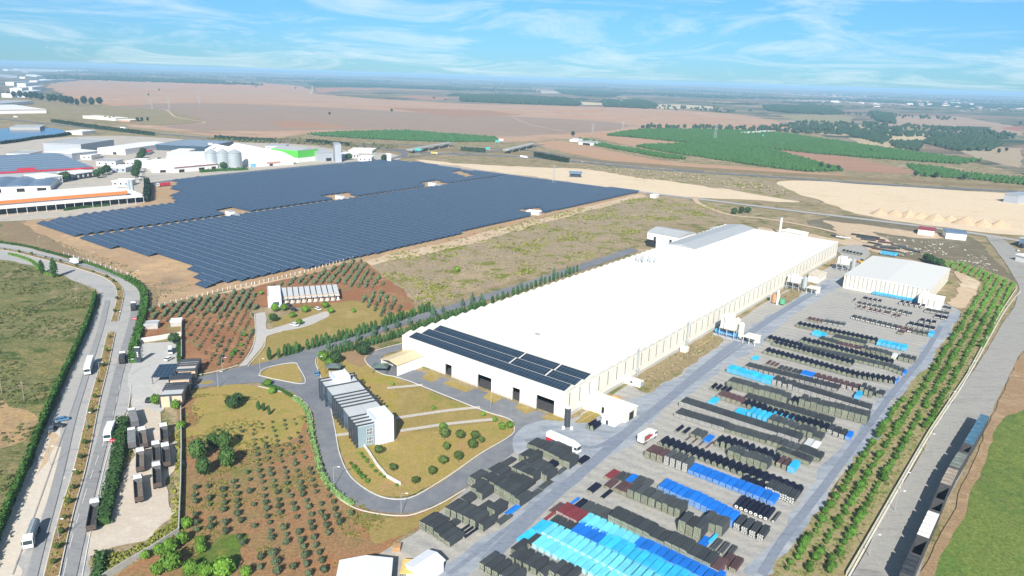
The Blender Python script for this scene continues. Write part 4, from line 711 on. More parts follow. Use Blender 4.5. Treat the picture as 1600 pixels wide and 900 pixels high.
for i,(x,y,w_,d_,m,lb) in enumerate([(150,252,30,3,W_white,'narrow white annex before the solar roof factory'),(170,262,26,4,W_grey,'small grey unit on the estate yard right of the showroom'),(196,252,20,4,W_white,'small white store by the estate side street'),(10,240,36,4,W_white,'white roof strip behind the big solar roof'),(120,243,22,3,W_cream,'cream lean-to between the big factories'),(268,236,26,3,W_white,'white roof left of the long white unit'),(415,228,30,3,W_white,'white roof behind the twin-gabled store'),(560,246,20,2.5,W_white,'low white store by the access road end'),(175,283,26,3,W_cream,'cream canopy hut above the orange-edged plant'),(115,222,20,2,W_white,'white roof edge beyond the grey box')]):
    roofed('estate_unit',lb,'factory unit',[(x,y),(x+w_,y+.5),(x+w_+2,y-d_),(x+2,y-d_-.5)],6,m,W_white if i%3 else W_roofg,'flat',wins=3)
# ======================= SOLAR PARK =======================
a_=R(36.7); XR=Vector((math.cos(a_),-math.sin(a_),0)); YR=Vector((math.sin(a_),math.cos(a_),0)); O_=G(320,452)
def loc(px,py): d=G(px,py)-O_; return (d.dot(XR),d.dot(YR))
SP=[loc(*p) for p in [(40,352),(150,333),(272,319),(262,308),(275,300),(262,296),(275,287),(262,283),(300,279),(470,263),(600,251),(662,257),(720,267),(800,277),(1000,302),(830,339),(640,388),(560,408),(320,452),(296,446),(302,436),(290,420),(232,402),(150,386),(105,374)]]
GA,GB=loc(104,374.5),loc(785,276.5)
HOLES=[[loc(*p) for p in h] for h in ([(326,333),(358,326),(390,334),(352,341)],[(497,308),(536,303),(560,309),(522,315)],[(646,288),(680,283),(697,289),(668,293)],[(700,271),(715,268),(742,276),(725,279)],[(808,330),(842,326),(846,336),(822,336)])]
PITCH=7.7; DEP=5.9; TI=R(17)
RAIL=mat('solar_edge_rail',(.17,.22,.29),rough=.4)
steel=mat('galvanised_post',(.4,.4,.52),rough=.5)
solar_rows=[]
def crossings(P,y):
    xs=[]
    for i in range(len(P)):
        (x0,y0),(x1,y1)=P[i],P[(i+1)%len(P)]
        if (y0>y)!=(y1>y): xs.append(x0+(x1-x0)*(y-y0)/(y1-y0))
    return sorted(xs)
k=0; ymax=max(p[1] for p in SP); y=min(p[1] for p in SP)+2
cache={}
rowno=0
while y<ymax:
    xs=crossings(SP,y); rowno+=1; segs=[]
    for a,b in zip(xs[::2],xs[1::2]): segs.append((a,b))
    t=(y-GA[1])/(GB[1]-GA[1]); gx=GA[0]+(GB[0]-GA[0])*t
    cuts=[]
    if -.02<t<1: cuts.append((gx-4.2,gx+4.2))
    for h in HOLES:
        hx=crossings(h,y)
        if len(hx)>=2: cuts.append((hx[0],hx[-1]))
    for c0,c1 in cuts:
        ns=[]
        for a,b in segs:
            if c1<=a or c0>=b: ns.append((a,b)); continue
            if c0-a>6: ns.append((a,c0))
            if b-c1>6: ns.append((c1,b))
        segs=ns
    for si,(a,b) in enumerate(segs):
        a=math.ceil(a/6)*6 if si==0 else a; n=int((b-a)/6.)
        if n<1: continue
        Lr=n*6.+.0 if si==len(segs)-1 else b-a
        p=O_+XR*a+YR*y
        th=thing('solar_panel_row','tilted row of solar panels, %s from the orchard fence, %s stretch from left'%(ordi(rowno),ordi(si+1)),'solar panels',p,math.atan2(XR.y,XR.x),'rows of the solar park')
        q=MB(); q.box(0,Lr,0,DEP/math.cos(TI),0,.08); o=q.build('panel_table',PV,th); o.location=(0,0,.7); o.rotation_euler=(TI,0,0)
        q=MB(); q.box(0,Lr,DEP/math.cos(TI)+.01,DEP/math.cos(TI)+.2,.0,.1); o=q.build('edge_rail',RAIL,th); o.location=(0,0,.7); o.rotation_euler=(TI,0,0)
        q=MB(); s_=12 if y>250 else 6
        xx=1.
        while xx<Lr: q.box(xx,xx+.15,.5,.65,0,.85); q.box(xx,xx+.15,DEP-.7,DEP-.55,0,2.3); xx+=s_
        q.build('support_frame',steel,th); solar_rows.append(th)
    y+=PITCH
print('solar rows',len(solar_rows))
# ======================= PIPES =======================
PC={'k':(.052,.059,.066),'n':(.014,.017,.036),'g':(.070,.079,.085),'s':(.04,.46,.78),'c':(.16,.62,.80),'b':(.015,.17,.62),'m':(.20,.045,.055),'w':(.60,.62,.62),'r':(.10,.06,.065)}
PN={'k':'dark grey','n':'black','g':'slate grey','s':'sky-blue','c':'pale cyan','b':'royal blue','m':'maroon','w':'white','r':'brown'}
PM={k:mat('pipe_'+PN[k].replace('-','_').replace(' ','_'),v,rough=.62,var=.12,scale=.5,rnd=.14,spec=.15) for k,v in PC.items()}
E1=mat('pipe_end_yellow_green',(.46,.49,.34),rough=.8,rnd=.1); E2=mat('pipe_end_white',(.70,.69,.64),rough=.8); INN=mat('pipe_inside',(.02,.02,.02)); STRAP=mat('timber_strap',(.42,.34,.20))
EB={'s':mat('pipe_end_blue',(.25,.5,.65)),'c':E2,'b':mat('pipe_end_light_blue',(.35,.5,.6))}
PROT={}
def pipe_proto(col,end,cols,rows,dia,L):
    key=(col,end,cols,rows,round(dia,2),round(L,1))
    if key in PROT: return PROT[key]
    mb=MB(); r=dia/2; n=8 if dia>.45 else 6; rnd_=random.Random(str(key))
    Wt=cols*dia
    for j in range(rows):
        for i in range(cols):
            if i not in(0,cols-1) and j not in (rows-1,) and dia<.3 and (0<j<rows-1 or True) and j<rows-1: full=False
            else: full=True
            x=-Wt/2+r+i*dia+(r*.5 if j%2 else 0)*(1 if dia>.4 else 0); z=.16+r+j*dia*(.93 if dia>.4 else 1); dy=rnd_.uniform(-.12,.12)
            if col=='n' and rows>2 and j==rows-1 and i in (0,cols-1): continue
            vs=[];ang=[2*math.pi*(k+.5)/n for k in range(n)]
            for yy,rr_ in ((dy,r),(dy,r*.80),(dy,r*.32),(dy+.3,r*.32)): vs+=[(x+rr_*math.cos(t),yy,z+rr_*math.sin(t)) for t in ang]
            vs+=[(x+r*math.cos(t),L+dy,z+r*math.sin(t)) for t in ang]
            o=len(mb.v); mb.v+=vs
            for k in range(n):
                k2=(k+1)%n
                mb.f.append((o+k,o+k2,o+n+k2,o+n+k)); mb.m.append(0)
                mb.f.append((o+n+k,o+n+k2,o+2*n+k2,o+2*n+k)); mb.m.append(1)
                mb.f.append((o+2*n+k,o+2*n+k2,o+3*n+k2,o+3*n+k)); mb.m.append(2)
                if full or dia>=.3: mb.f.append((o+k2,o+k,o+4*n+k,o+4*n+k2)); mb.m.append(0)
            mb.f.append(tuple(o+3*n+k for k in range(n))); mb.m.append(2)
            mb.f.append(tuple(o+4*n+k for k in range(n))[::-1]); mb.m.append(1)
    me=bpy.data.meshes.new('pipe_bundle'); me.from_pydata(mb.v,[],mb.f)
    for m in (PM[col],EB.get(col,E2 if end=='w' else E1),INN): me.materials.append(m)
    me.polygons.foreach_set('material_index',mb.m); me.update()
    mt=None; PROT[key]=(me,mt); return PROT[key]
SPEC=[]
# (from px, to px of the near ground edge, colour, end, height m, dia, length m, bundle width m, gap, where)
def prow(a,b,col,where,h=2.,dia=.3,L=6.3,bw=2.2,gap=.12,end='y',skip=0):
    if end=='w' and dia>=.6 and bw==2.2: bw,gap=2.55,(.05 if gap<.3 else gap)
    A_,B_=G(*a),G(*b); D_=(B_-A_).length; n=max(1,round(D_/(bw+gap))); w_=(D_/n)-gap; cols=max(1,int(w_/dia)); rows=max(1,round((h-.1)/dia)); d2=w_/cols
    for i in range(n):
        if skip and rr.random()<skip: continue
        SPEC.append((A_.lerp(B_,(i+.5)/n),col,end,cols,max(1,rows+(rr.choice((0,0,0,-1)) if rows>4 else 0)),round(dia*round(d2/dia/.1)*.1 if False else dia,2),L,i+1,n,where))
Y='in the '
prow((829,858),(1000,945),'c',Y+'nearest pale cyan row at the bottom edge',1.7,.56)
prow((844,842),(1040,944),'c',Y+'second pale cyan row from the bottom',2.3,.56)
prow((806,849),(818,854),'s','alone left of the cyan rows',1.2,.4); prow((818,854),(829,858),'k','left of the cyan rows near the lane',1.0,.52)
prow((889,838),(932,858),'b',Y+'third row behind the pale cyan stacks',1.6,.4); prow((932,858),(1075,930),'s',Y+'flat-topped third cyan row',2.0,.4)
prow((827,835),(846,843),'s',Y+'bright blue block at the lane side',2.2,.4)
prow((902,824),(985,862),'c',Y+'fourth cyan row beside the red stacks',2.0,.56); prow((985,862),(1120,926),'b',Y+'royal blue row continuing the fourth cyan row',2.,.4)
prow((868,808),(901,823),'m',Y+'red block behind the bright blue block',1.8,.3,end='w'); prow((856,803),(867,808),'r','left of the red block',1.,.4)
prow((845,817),(851,820),'m','alone nearest the lane by the red block',.9,.45); prow((853,822),(892,838),'k',Y+'low dark row below the red block',.8,.45)
prow((884,793),(890,796),'b','alone at the lane, above the red block',.6,.5); prow((892,797),(902,801),'n','beside the single blue pipe',1.,.5)
prow((903,803),(948,822),'g',Y+'low start of the long row behind the red block',1.5,.32); prow((948,823),(1108,899),'k',Y+'tall row running to the bottom edge',3.8,.56,end='y')
prow((1108,899),(1122,906),'r','at the low end of the tall row',3.,.48); prow((1122,888),(1150,900),'r','last at the yard edge behind the tall row',1.4,.5)
prow((1105,861),(1142,878),'g',Y+'short single layer behind the tall row',1.0,.8)
prow((914,771),(926,775),'n','alone at the lane by the brown pipes',.9,.5,L=6); prow((936,780),(944,783),'n','alone below the brown pipes',.7,.5,L=6)
prow((940,764),(953,769),'r','first at the lane of the grey bundle row',1.2,.52); prow((958,771),(978,780),'r',Y+'brown group starting the grey bundle row',1.8,.45)
prow((978,780),(1022,798),'g',Y+'tall grey bundle row with green ends',3.6,.44,end='y'); prow((1023,798),(1061,814),'g',Y+'second half of the tall grey bundle row',3.4,.44)
prow((942,749),(955,755),'m',Y+'short group at the lane behind the brown pipes',.9,.52); prow((956,753),(972,758),'k',Y+'short dark group beside a small blue one',.9,.52); prow((973,757),(984,761),'b','between two short dark groups near the lane',.9,.48); prow((985,762),(1008,770),'g',Y+'dark group behind the brown pipes',1.6,.48)
prow((1026,768),(1074,790),'b',Y+'royal blue row behind the grey bundles, left half',2.,.48); prow((1074,790),(1143,827),'b',Y+'royal blue row behind the grey bundles, right half',2.4,.48)
prow((1143,828),(1192,851),'k',Y+'dark end of the royal blue row',2.6,.62,end='w')
prow((1057,833),(1093,849),'k',Y+'tallest dark block in front of the royal blue row',4.6,.56,end='y'); prow((1094,829),(1127,843),'g',Y+'dark block beside the tallest block',3.8,.4)
prow((1088,855),(1103,860),'b','low in front of the tallest dark block',.8,.4,L=5); prow((1104,851),(1111,854),'s','low beside the tallest dark block',.9,.5,L=5)
prow((1005,717),(1034,727),'r',Y+'brown pyramid at the lane',3.,.52); prow((1035,727),(1073,742),'g',Y+'white-ended group between brown and blue',4.,.62,end='w'); prow((1073,742),(1208,794),'b',Y+'long royal blue row in mid yard',1.9,.4)
prow((1146,796),(1199,818),'n',Y+'single layer of very thick black pipes',1.5,1.5,L=7.2,bw=1.5,gap=.1,end='w'); prow((1203,818),(1211,821),'g','beside the very thick black pipes',.9,.9,bw=1.,end='w')
prow((1026,698),(1160,748),'n',Y+'long black row from the lane, left half',2.4,.56); prow((1160,748),(1246,782),'n',Y+'long black row, right half',2.2,.56)
prow((1155,757),(1190,770),'n',Y+'covered heap before the long black row',1.8,.4); prow((1194,771),(1239,792),'k',Y+'thick white-ended group at the yard edge',2.4,.8,end='w')
prow((1114,699),(1210,731),'n',Y+'tall navy-black row with fine green ends',3.4,.56); prow((1135,716),(1197,739),'g',Y+'grey bundle row before the tall navy one',3.,.44)
prow((1210,731),(1228,738),'r','at the end of the tall navy-black row',2.,.52); prow((1228,739),(1240,743),'s','bright at the end of the tall navy-black row',2.4,.62,end='w'); prow((1213,711),(1263,731),'k',Y+'dark row behind the bright blue end stack',2.,.45)
prow((1052,677),(1058,679),'n','alone at the lane right of the white box truck',1.4,.45,L=6); prow((1063,680),(1070,682),'n','second alone right of the white box truck',1.,.45,L=6); prow((1076,684),(1096,691),'g',Y+'small group right of the white box truck',1.5,.52); prow((1096,692),(1107,696),'b','small and flat beside the small grey group',.9,.4)
prow((1065,690),(1107,706),'r',Y+'single brown pipes behind the long black row',.6,.6,gap=1.6,bw=1.2)
prow((1052,653),(1131,677),'k',Y+'seventh long dark row, left part',2.,.62,end='w'); prow((1131,677),(1195,696),'g',Y+'seventh long dark row, middle part',1.8,.5); prow((1196,696),(1242,713),'g',Y+'seventh long dark row, right part',2.,.48); prow((1245,712),(1279,726),'k',Y+'seventh long dark row, far end',2.2,.48)
prow((1060,637),(1212,687),'k',Y+'eighth long dark row with white ends',2.3,.62,end='w'); prow((1213,686),(1246,697),'k',Y+'end of the eighth dark row',2.6,.62,end='w')
prow((1144,651),(1162,656),'s',Y+'small sky-blue group before the big blue block',1.6,.52); prow((1164,655),(1197,666),'s',Y+'big sky-blue block in mid yard',3.2,.52); prow((1197,656),(1233,667),'s',Y+'low sky-blue tail of the big block',1.5,.52)
prow((1197,667),(1268,690),'g',Y+'grey bundle row right of the sky-blue block',3.,.44); prow((1268,690),(1281,694),'g','at the end of the grey bundle row',2.,.24); prow((1253,699),(1275,707),'w',Y+'pale group before the ninth row',1.4,.6)
prow((1118,624),(1157,637),'r',Y+'brown start of the ninth row',2.2,.48); prow((1157,637),(1235,664),'n',Y+'ninth row, black left part',2.2,.45); prow((1235,664),(1290,678),'n',Y+'ninth row, black right part',2.2,.45); prow((1290,678),(1318,689),'k',Y+'ninth row, white-ended part',2.,.62,end='w'); prow((1318,689),(1327,692),'b','blue at the end of the ninth row',2.,.45)
prow((1104,632),(1116,635),'s','alone by the lane left of the ninth row',1.3,.52)
prow((1106,610),(1136,618),'n',Y+'low black start of the tenth row',1.6,.52); prow((1134,607),(1228,633),'g',Y+'tall grey tenth row with fine green ends',3.4,.44); prow((1230,634),(1245,638),'n','black between two halves of the tenth row',2.6,.52); prow((1246,637),(1353,666),'g',Y+'tall right half of the tenth row',4.,.44)
prow((1160,627),(1298,668),'k',Y+'thick row behind the ninth',1.8,.5)
prow((1134,583),(1203,604),'s',Y+'sky-blue eleventh row by the lane',2.3,.44); prow((1204,603),(1237,613),'k',Y+'tall white-ended eleventh row',3.2,.62,end='w'); prow((1237,613),(1356,649),'k',Y+'eleventh row, long right part',2.4,.62,end='w')
prow((1162,578),(1307,615),'k',Y+'twelfth row of smooth dark pipes',1.8,.4,end='w')
prow((1211,580),(1248,589),'k',Y+'thirteenth row, left end',1.4,.52); prow((1249,590),(1268,595),'b',Y+'blue part of the thirteenth row',1.8,.52); prow((1268,595),(1340,615),'r',Y+'thirteenth row, brown part',1.8,.62,end='w'); prow((1341,616),(1362,624),'k',Y+'tall end block of the thirteenth row',3.6,.5); prow((1367,621),(1378,624),'k','alone at the yard edge after the thirteenth row',1.4,.5); prow((1333,624),(1342,627),'s','small before the tall end block of the thirteenth row',1.8,.45)
prow((1172,563),(1182,566),'s','alone by the lane above the eleventh row',1.,.4,L=5); prow((1194,571),(1212,577),'r','single thick pair above the eleventh row',.8,.7,L=6)
prow((1191,554),(1330,592),'n',Y+'fourteenth row, front of the black double row',2.2,.52); prow((1330,592),(1395,602),'n',Y+'fourteenth row, far end',2.,.52); prow((1396,602),(1400,603),'b','blue at the end of the fourteenth row',2.,.52)
prow((1205,541),(1330,575),'n',Y+'fifteenth row, back of the black double row',2.,.52)
prow((1195,534),(1248,548),'n',Y+'sixteenth row, black part by the lane',2.,.52); prow((1249,548),(1380,578),'g',Y+'sixteenth row, grey part',1.8,.5); prow((1381,578),(1408,588),'g',Y+'sixteenth row, end',1.8,.45); prow((1408,588),(1413,590),'b','blue at the end of the sixteenth row',1.8,.52)
prow((1248,537),(1392,574),'n',Y+'seventeenth row, long and black',2.,.52)
prow((1267,525),(1286,531),'s',Y+'sky-blue start of the eighteenth row',1.9,.52); prow((1277,536),(1305,544),'k',Y+'green-ended part of the eighteenth row',2.2,.52); prow((1305,544),(1344,553),'r',Y+'brown part of the eighteenth row',2.,.62,end='w'); prow((1344,552),(1390,563),'g',Y+'grey part of the eighteenth row',2.4,.4); prow((1390,563),(1398,565),'w','white and small in the eighteenth row',2.,.5); prow((1402,564),(1427,570),'k',Y+'dark end of the eighteenth row',2.,.52)
prow((1300,532),(1350,543),'k',Y+'upper eighteenth row',1.8,.52)
prow((1242,512),(1367,539),'n',Y+'nineteenth row, long and black',2.,.52); prow((1368,541),(1414,551),'s',Y+'sky-blue end of the nineteenth row',2.4,.52)
prow((1258,502),(1282,507),'r',Y+'low brownish group before the striped paving',.9,.52); prow((1283,507),(1317,513),'g',Y+'white-ended group before the striped paving',1.6,.62,end='w')
prow((1328,499),(1399,516),'k',Y+'single thick row on the open paving',1.5,1.1,bw=2.2,gap=.3,end='w'); prow((1399,516),(1424,522),'r',Y+'brown tail of the thick row on the open paving',1.5,1.1,bw=2.2,gap=.3,end='w'); prow((1400,523),(1411,525),'r','pair below the brown tail',1.,.6); prow((1416,511),(1458,520),'n',Y+'row right of the thick row',1.8,.8,gap=.3,end='w'); prow((1424,522),(1448,527),'g',Y+'grey group near the yard edge',1.4,.52); prow((1448,527),(1457,529),'s','bright at the yard edge of the open paving',2.,.52)
prow((1336,477),(1399,490),'k',Y+'spaced row before the storage hall',1.4,1.,gap=.4,end='w'); prow((1401,490),(1423,496),'k',Y+'end of the spaced row before the storage hall',1.4,1.,gap=.4,end='w')
prow((1335,483),(1351,486),'r',Y+'brown front pair of the spaced row',1.,.8,gap=.5,end='w'); prow((1354,487),(1375,492),'r',Y+'brown front group of the spaced row',1.,.8,gap=.5,end='w'); prow((1377,492),(1390,494),'r','next brown pair of the spaced row',1.,.8,gap=.5,end='w'); prow((1392,496),(1405,499),'r','last brown pair of the spaced row',1.,.8,gap=.5,end='w')
prow((1331,472),(1334,473),'n','alone left before the storage hall',1.2,.8,end='w'); prow((1345,469),(1353,471),'n','black first before the storage hall wall',1.3,.9,gap=.4,end='w'); prow((1353,471),(1376,475),'n',Y+'short row nearest the storage hall wall',1.3,.9,gap=.4,end='w')
prow((1402,477),(1444,484),'n',Y+'black row in front of the blue heap',1.5,.9,gap=.3,end='w'); prow((1443,489),(1480,496),'k',Y+'row at the far yard corner',1.5,.7,gap=.3,end='w'); prow((1458,498),(1479,502),'n',Y+'last group at the far yard corner',1.5,1.,gap=.4,end='w'); prow((1433,505),(1461,510),'n',Y+'loose group near the far yard corner',1.2,.7,gap=.5,end='w')
prow((1362,461),(1446,477),'s',Y+'sky-blue heap along the storage hall',1.7,.4,gap=.1); prow((1446,478),(1483,488),'k',Y+'dark end of the heap along the storage hall',1.7,.7,gap=.2,end='w')
# west block beside the curved road
for a,b,h,c_,wn_ in [((654,829),(677,841),3.2,'k','at the west corner of the left block'),((677,841),(703,859),2.4,'k','in the stepped front of the left block'),((694,807),(743,830),3.3,'k','in the long front row of the left block'),((747,831),(755,835),2.8,'k','standing apart at the lane corner of the left block'),((734,774),(753,786),3.0,'k','in the middle of the left block near the curved road'),((772,773),(811,797),3.4,'k','in the tall wall of the left block facing the lane'),((730,759),(744,763),3.0,'k','tight against the curved road kerb'),((760,745),(781,755),2.6,'k','in the upper middle of the left block'),((798,743),(833,759),3.,'k','in the upper row toward the lane'),((752,757),(772,769),2.9,'k','behind the tall wall of the left block'),((780,755),(798,761),1.8,'k','low in the left block centre'),((800,761),(819,772),2.2,'k','low on the lane side of the left block'),((818,733),(853,757),3.2,'k','in the third row below the red and white truck'),((808,722),(832,730),3.,'k','near the top left of the left block'),((822,701),(841,710),2.4,'k','at the top edge of the left block'),((852,703),(887,715),2.6,'k','right under the red and white truck'),((842,713),(889,737),3.,'k','in the second row below the red and white truck'),((850,731),(863,737),1.6,'n','navy-topped near the lane of the left block'),((780,729),(790,733),1.2,'k','low by the curved road kerb'),((760,807),(773,813),3.,'k','tall and narrow on the lane side'),((693,825),(707,829),1.,'k','low in the gap of the left block'),((718,785),(731,792),1.5,'k','low at the verge side of the left block'),((740,800),(755,806),1.,'k','very low in the middle of the left block'),((772,820),(781,826),.8,'g','lowest at the lane of the left block'),((822,778),(829,784),.7,'g','flat at the lane below the blue pair'),((840,764),(847,770),.7,'g','flat at the lane, middle of the left block'),((866,742),(873,746),.7,'g','flat at the lane, upper end of the left block')]:
    prow(a,b,c_,wn_,h,.44,L=6.4,bw=2.4,gap=.08)
prow((716,833),(727,847),'n','in the black single pipes of the left block',.9,.8,L=6,bw=1.7); prow((786,808),(794,811),'b','in the pair of fat blue pipes by the left block',1.,1.,bw=1.1,end='w'); prow((896,727),(909,729),'n','black by the lane under the truck cab',1.,.5,L=6); prow((914,671),(927,676),'n','alone on the concrete beside the black tank',2.4,.56,L=6)
# bottom left
prow((746,893),(800,925),'k','in the tall row cut by the bottom edge',3.2,.48); prow((793,881),(850,910),'k','in the second row from the bottom edge',2.4,.48); prow((796,866),(806,871),'k','alone above the bottom dark rows',1.6,.4); prow((855,902),(890,918),'k','in the last group at the bottom edge',2.,.48)
# far heap behind the hall
for i,(x,y,c_) in enumerate([(1330,367,'k'),(1338,371,'g'),(1345,375,'g'),(1352,370,'k'),(1360,374,'r'),(1356,380,'k'),(1348,385,'k'),(1366,385,'g'),(1375,388,'k'),(1372,379,'r'),(1384,386,'g'),(1393,384,'g'),(1404,388,'g'),(1415,391,'g'),(1298,369,'k'),(1306,371,'w'),(1363,389,'r'),(1380,392,'g')]):
    SPEC.append((G(x,y),c_,'y',5,2,.5,12,i+1,18,'FAR'))
prow((1313,394),(1345,401),'n','in the row between hall and back road',1.5,.6,gap=.5); prow((1374,398),(1400,402),'s','behind the storage hall roof',2.4,.52); prow((1400,399),(1412,402),'g','last behind the storage hall roof',2.4,.52)
SPEC.sort(key=lambda s:s[0].length); cnt={}; labn={}; extra={}
PF={'k':'a','g':'a','n':'b','s':'c','c':'c','b':'c','m':'d','r':'d','w':'d'}
for p,col,end,cols,rows,dia,L,i,n,where in SPEC:
    me,mt=pipe_proto(col,end,cols,rows,dia,L); fam=PF[col]; cnt[fam]=cnt.get(fam,0)+1
    rz=-R(38.)+rr.uniform(-.02,.02)
    if where=='FAR': rz=-R(128)+rr.uniform(-.3,.4); lab='%s pipe pile, %s of the loose heap behind the storage hall'%(PN[col],ordi(i))
    elif n==1: lab='%s pipe bundle %s'%(PN[col],where)
    else: lab='%s pipe bundle, %s from the left %s'%(PN[col],ordi(i),where)
    lab=' '.join(lab.replace(' the ',' the ').split()[:16])
    q=lab; k=1
    while lab in USED: k+=1; lab=' '.join((q+', %s behind'%ordi(k)).split()[-16:])
    big=p.length<330
    name={'a':'grey_pipe_bundle','b':'black_pipe_bundle','c':'blue_pipe_bundle','d':'brown_pipe_bundle'}[fam]
    th=bpy.data.objects.new(name,me); C.objects.link(th); th.location=p; th.rotation_euler=(0,0,rz); tag(th,lab,'pipe bundle','stacked pipe bundles on the yard')
    th.location.z=.46
print('pipes',len(SPEC),cnt)
# ======================= VEHICLES =======================
V_white=mat('vehicle_white',(.78,.79,.80),rough=.35,var=.03); V_tyre=mat('tyre_rubber',(.02,.02,.02)); V_bed=mat('rusty_bed_interior',(.05,.05,.052),rough=.9,var=.35,scale=1.2)
V_bed2=mat('dusty_bed_interior',(.17,.14,.115),rough=.9,var=.3,scale=1.2); V_ch=mat('chassis_black',(.03,.03,.03)); V_tarp=mat('dark_tarpaulin',(.03,.035,.045),rough=.8,var=.3,scale=1.)
V_tank=mat('grey_tank_shell',(.22,.28,.32),rough=.4,metal=.2); V_red=mat('truck_red',(.50,.03,.05),rough=.4,var=.05); V_rust=mat('rusty_tailgate',(.09,.065,.055),rough=.8,var=.3,scale=2); V_blue=mat('car_blue',(.10,.25,.45),rough=.3); V_black=mat('car_black',(.02,.022,.03),rough=.25); V_sil=mat('car_silver',(.45,.48,.50),rough=.3,metal=.3); V_win=mat('windscreen',(.03,.05,.06),rough=.1)
def wheel(t,x,y,r=.5,w=.3):
    o=MB().cyl((-w/2,0,0),(w/2,0,0),r,n=12).build('wheel',V_tyre,t); o.location=(x,y,r); h=MB().cyl((w/2 if x>0 else -w/2-.02,0,0),(w/2+.02 if x>0 else -w/2,0,0),r*.5,n=8).build('hub',V_sil,o); return o
def truck(kind,label,px,py,head,L=12.,cab=V_white,name='parked_truck',cat='truck',bed=None,group=None):
    """local +Y is forward; head = azimuth in degrees; body centred on the ground point"""
    p=G(px,py,.46); t=thing(name,label,cat,p,-R(head),group); y0,y1=-L/2,L/2; cl=2.3; W=1.25
    q=MB(); q.box(-.5,.5,y0+.2,y1-.3,.65,.95); q.box(-1.1,1.1,y0+1.2,y0+1.5,.6,.8); q.build('chassis',V_ch,t)
    c=MB(); c.add([(-W,y1-cl,.7),(W,y1-cl,.7),(W,y1,.7),(-W,y1,.7),(-W,y1-cl,3.3),(W,y1-cl,3.3),(W,y1-.35,3.2),(-W,y1-.35,3.2)],[(0,3,2,1),(4,5,6,7),(0,1,5,4),(1,2,6,5),(2,3,7,6),(3,0,4,7)]); c.add([(-W+.1,y1-cl,3.3),(W-.1,y1-cl,3.3),(W-.1,y1-cl,3.85),(-W+.1,y1-cl,3.85),(W-.1,y1-.7,3.3),(-W+.1,y1-.7,3.3)],[(3,2,4,5),(0,3,5),(1,4,2),(0,1,2,3)]); cb=c.build('cab',cab,t)
    f=MB(); f.add([(-W+.15,y1-.12,1.75),(W-.15,y1-.12,1.75),(W-.15,y1-.30,2.9),(-W+.15,y1-.30,2.9)],[(1,0,3,2)]); f.v=[(x,y+.03,z) for x,y,z in f.v]; f.build('windscreen',V_win,cb)
    for s_ in (-1,1): MB().box(min(s_*W,s_*(W+.02)),max(s_*W,s_*(W+.02)),y1-1.5,y1-.5,1.8,2.8).build('side_window',V_win,cb); MB().box(s_*W+(.02 if s_>0 else -.3),s_*W+(.3 if s_>0 else -.02),y1-.35,y1-.25,1.9,2.7).build('mirror',V_ch,cb)
    b0,b1=y0,y1-cl-.45
    if kind=='tipper':
        q=MB(); q.box(-W,W,b0,b1,.98,1.2); q.box(-W,-W+.1,b0,b1,1.2,2.6); q.box(W-.1,W,b0,b1,1.2,2.6); q.box(-W+.1,W-.1,b1-.1,b1,1.2,2.8); q.build('bed',mat('bed_side',(.13,.13,.135),rough=.7,var=.2),t)
        MB().box(-W+.12,W-.12,b0+.12,b1-.12,1.21,1.5).build('bed_floor',bed or V_bed,t); MB().box(-W,W,b0-.1,b0-.01,1.1,2.6).build('tailgate',V_rust,t)
    elif kind=='loaded':
        q=MB(); q.box(-W,W,b0,b1,.98,3.0); q.build('bed',V_ch,t); q=MB(); n=8
        for i in range(n): a=b0+(b1-b0)*i/n; b_=b0+(b1-b0)*(i+1)/n; h=.35+.25*math.sin(i*1.7); q.add([(-W,a,3.01),(W,a,3.01),(W,b_,3.01),(-W,b_,3.01),(0,(a+b_)/2,3.1+h)],[(0,1,4),(1,2,4),(2,3,4),(3,0,4)])
        q.build('tarpaulin',V_tarp,t)
    elif kind=='covered':
        MB().box(-W,W,b0,b1,.98,3.2).build('bed',mat('bed_side',(.3,.3,.3)),t)
        for i in range(3): a=b0+(b1-b0)*i/3; MB().box(-W-.04,W+.04,a+.1,a+(b1-b0)/3-.1,3.21,3.35).build('grey_cover',mat('grey_cover',(.20,.21,.21),var=.25,scale=1.5),t)
    elif kind=='box':
        MB().box(-W-.02,W+.02,b0,b1,1.0,3.95).build('box_body',bed or V_white,t); MB().box(-W-.02,W+.02,b0-.06,b0-.005,1.0,3.9).build('rear_door',V_white,t)
    elif kind=='twotone':
        MB().box(-W-.02,W+.02,b0,b1,2.2,4.0).build('box_body',V_white,t); MB().box(-W-.03,W+.03,b0,b1,1.0,2.19).build('red_skirt',V_red,t)
    elif kind=='tank':
        q=MB(); q.cyl((0,b0,2.15),(0,b1,2.15),1.2,n=20); q.build('tank',V_tank,t); [MB().box(-1,1,b0+d*(b1-b0),b0+d*(b1-b0)+.3,.96,1.3).build('saddle',V_ch,t) for d in (.2,.7)]; MB().box(-.3,.3,b0+.5,b1-.5,3.33,3.4).build('walkway',V_sil,t)
    ax=[b0+1.2,b0+2.5]+([b0+3.8] if L>11 else [])+([y1-cl-1.6] if L>11 else [])+[y1-1.1]
    for y in ax:
        for s_ in (-1,1): wheel(t,s_*(W-.12),y)
    return t
def hd(a,b): return math.degrees(az(G(*a),G(*b)))
truck('box','white semi truck driving down the avenue by the planted median',140,577,hd((144,556),(135,585)),15,name='driving_truck')
truck('tank','grey tanker truck driving towards the viewer at the lower left',51,842,hd((62,805),(40,868)),11,name='tanker_truck',cat='tanker')
truck('loaded','truck with black tarpaulin load on the bend of the avenue',209,483,hd((209,492),(210,470)),8.5,name='loaded_truck')
truck('loaded','truck with black tarpaulin load leaving the entrance plaza',192,564,hd((191,576),(194,552)),9.5,name='loaded_truck')
truck('box','white box truck parked on the avenue edge beside the oleander hedge',172,682,hd((180,662),(167,695)),9.5,name='box_truck')
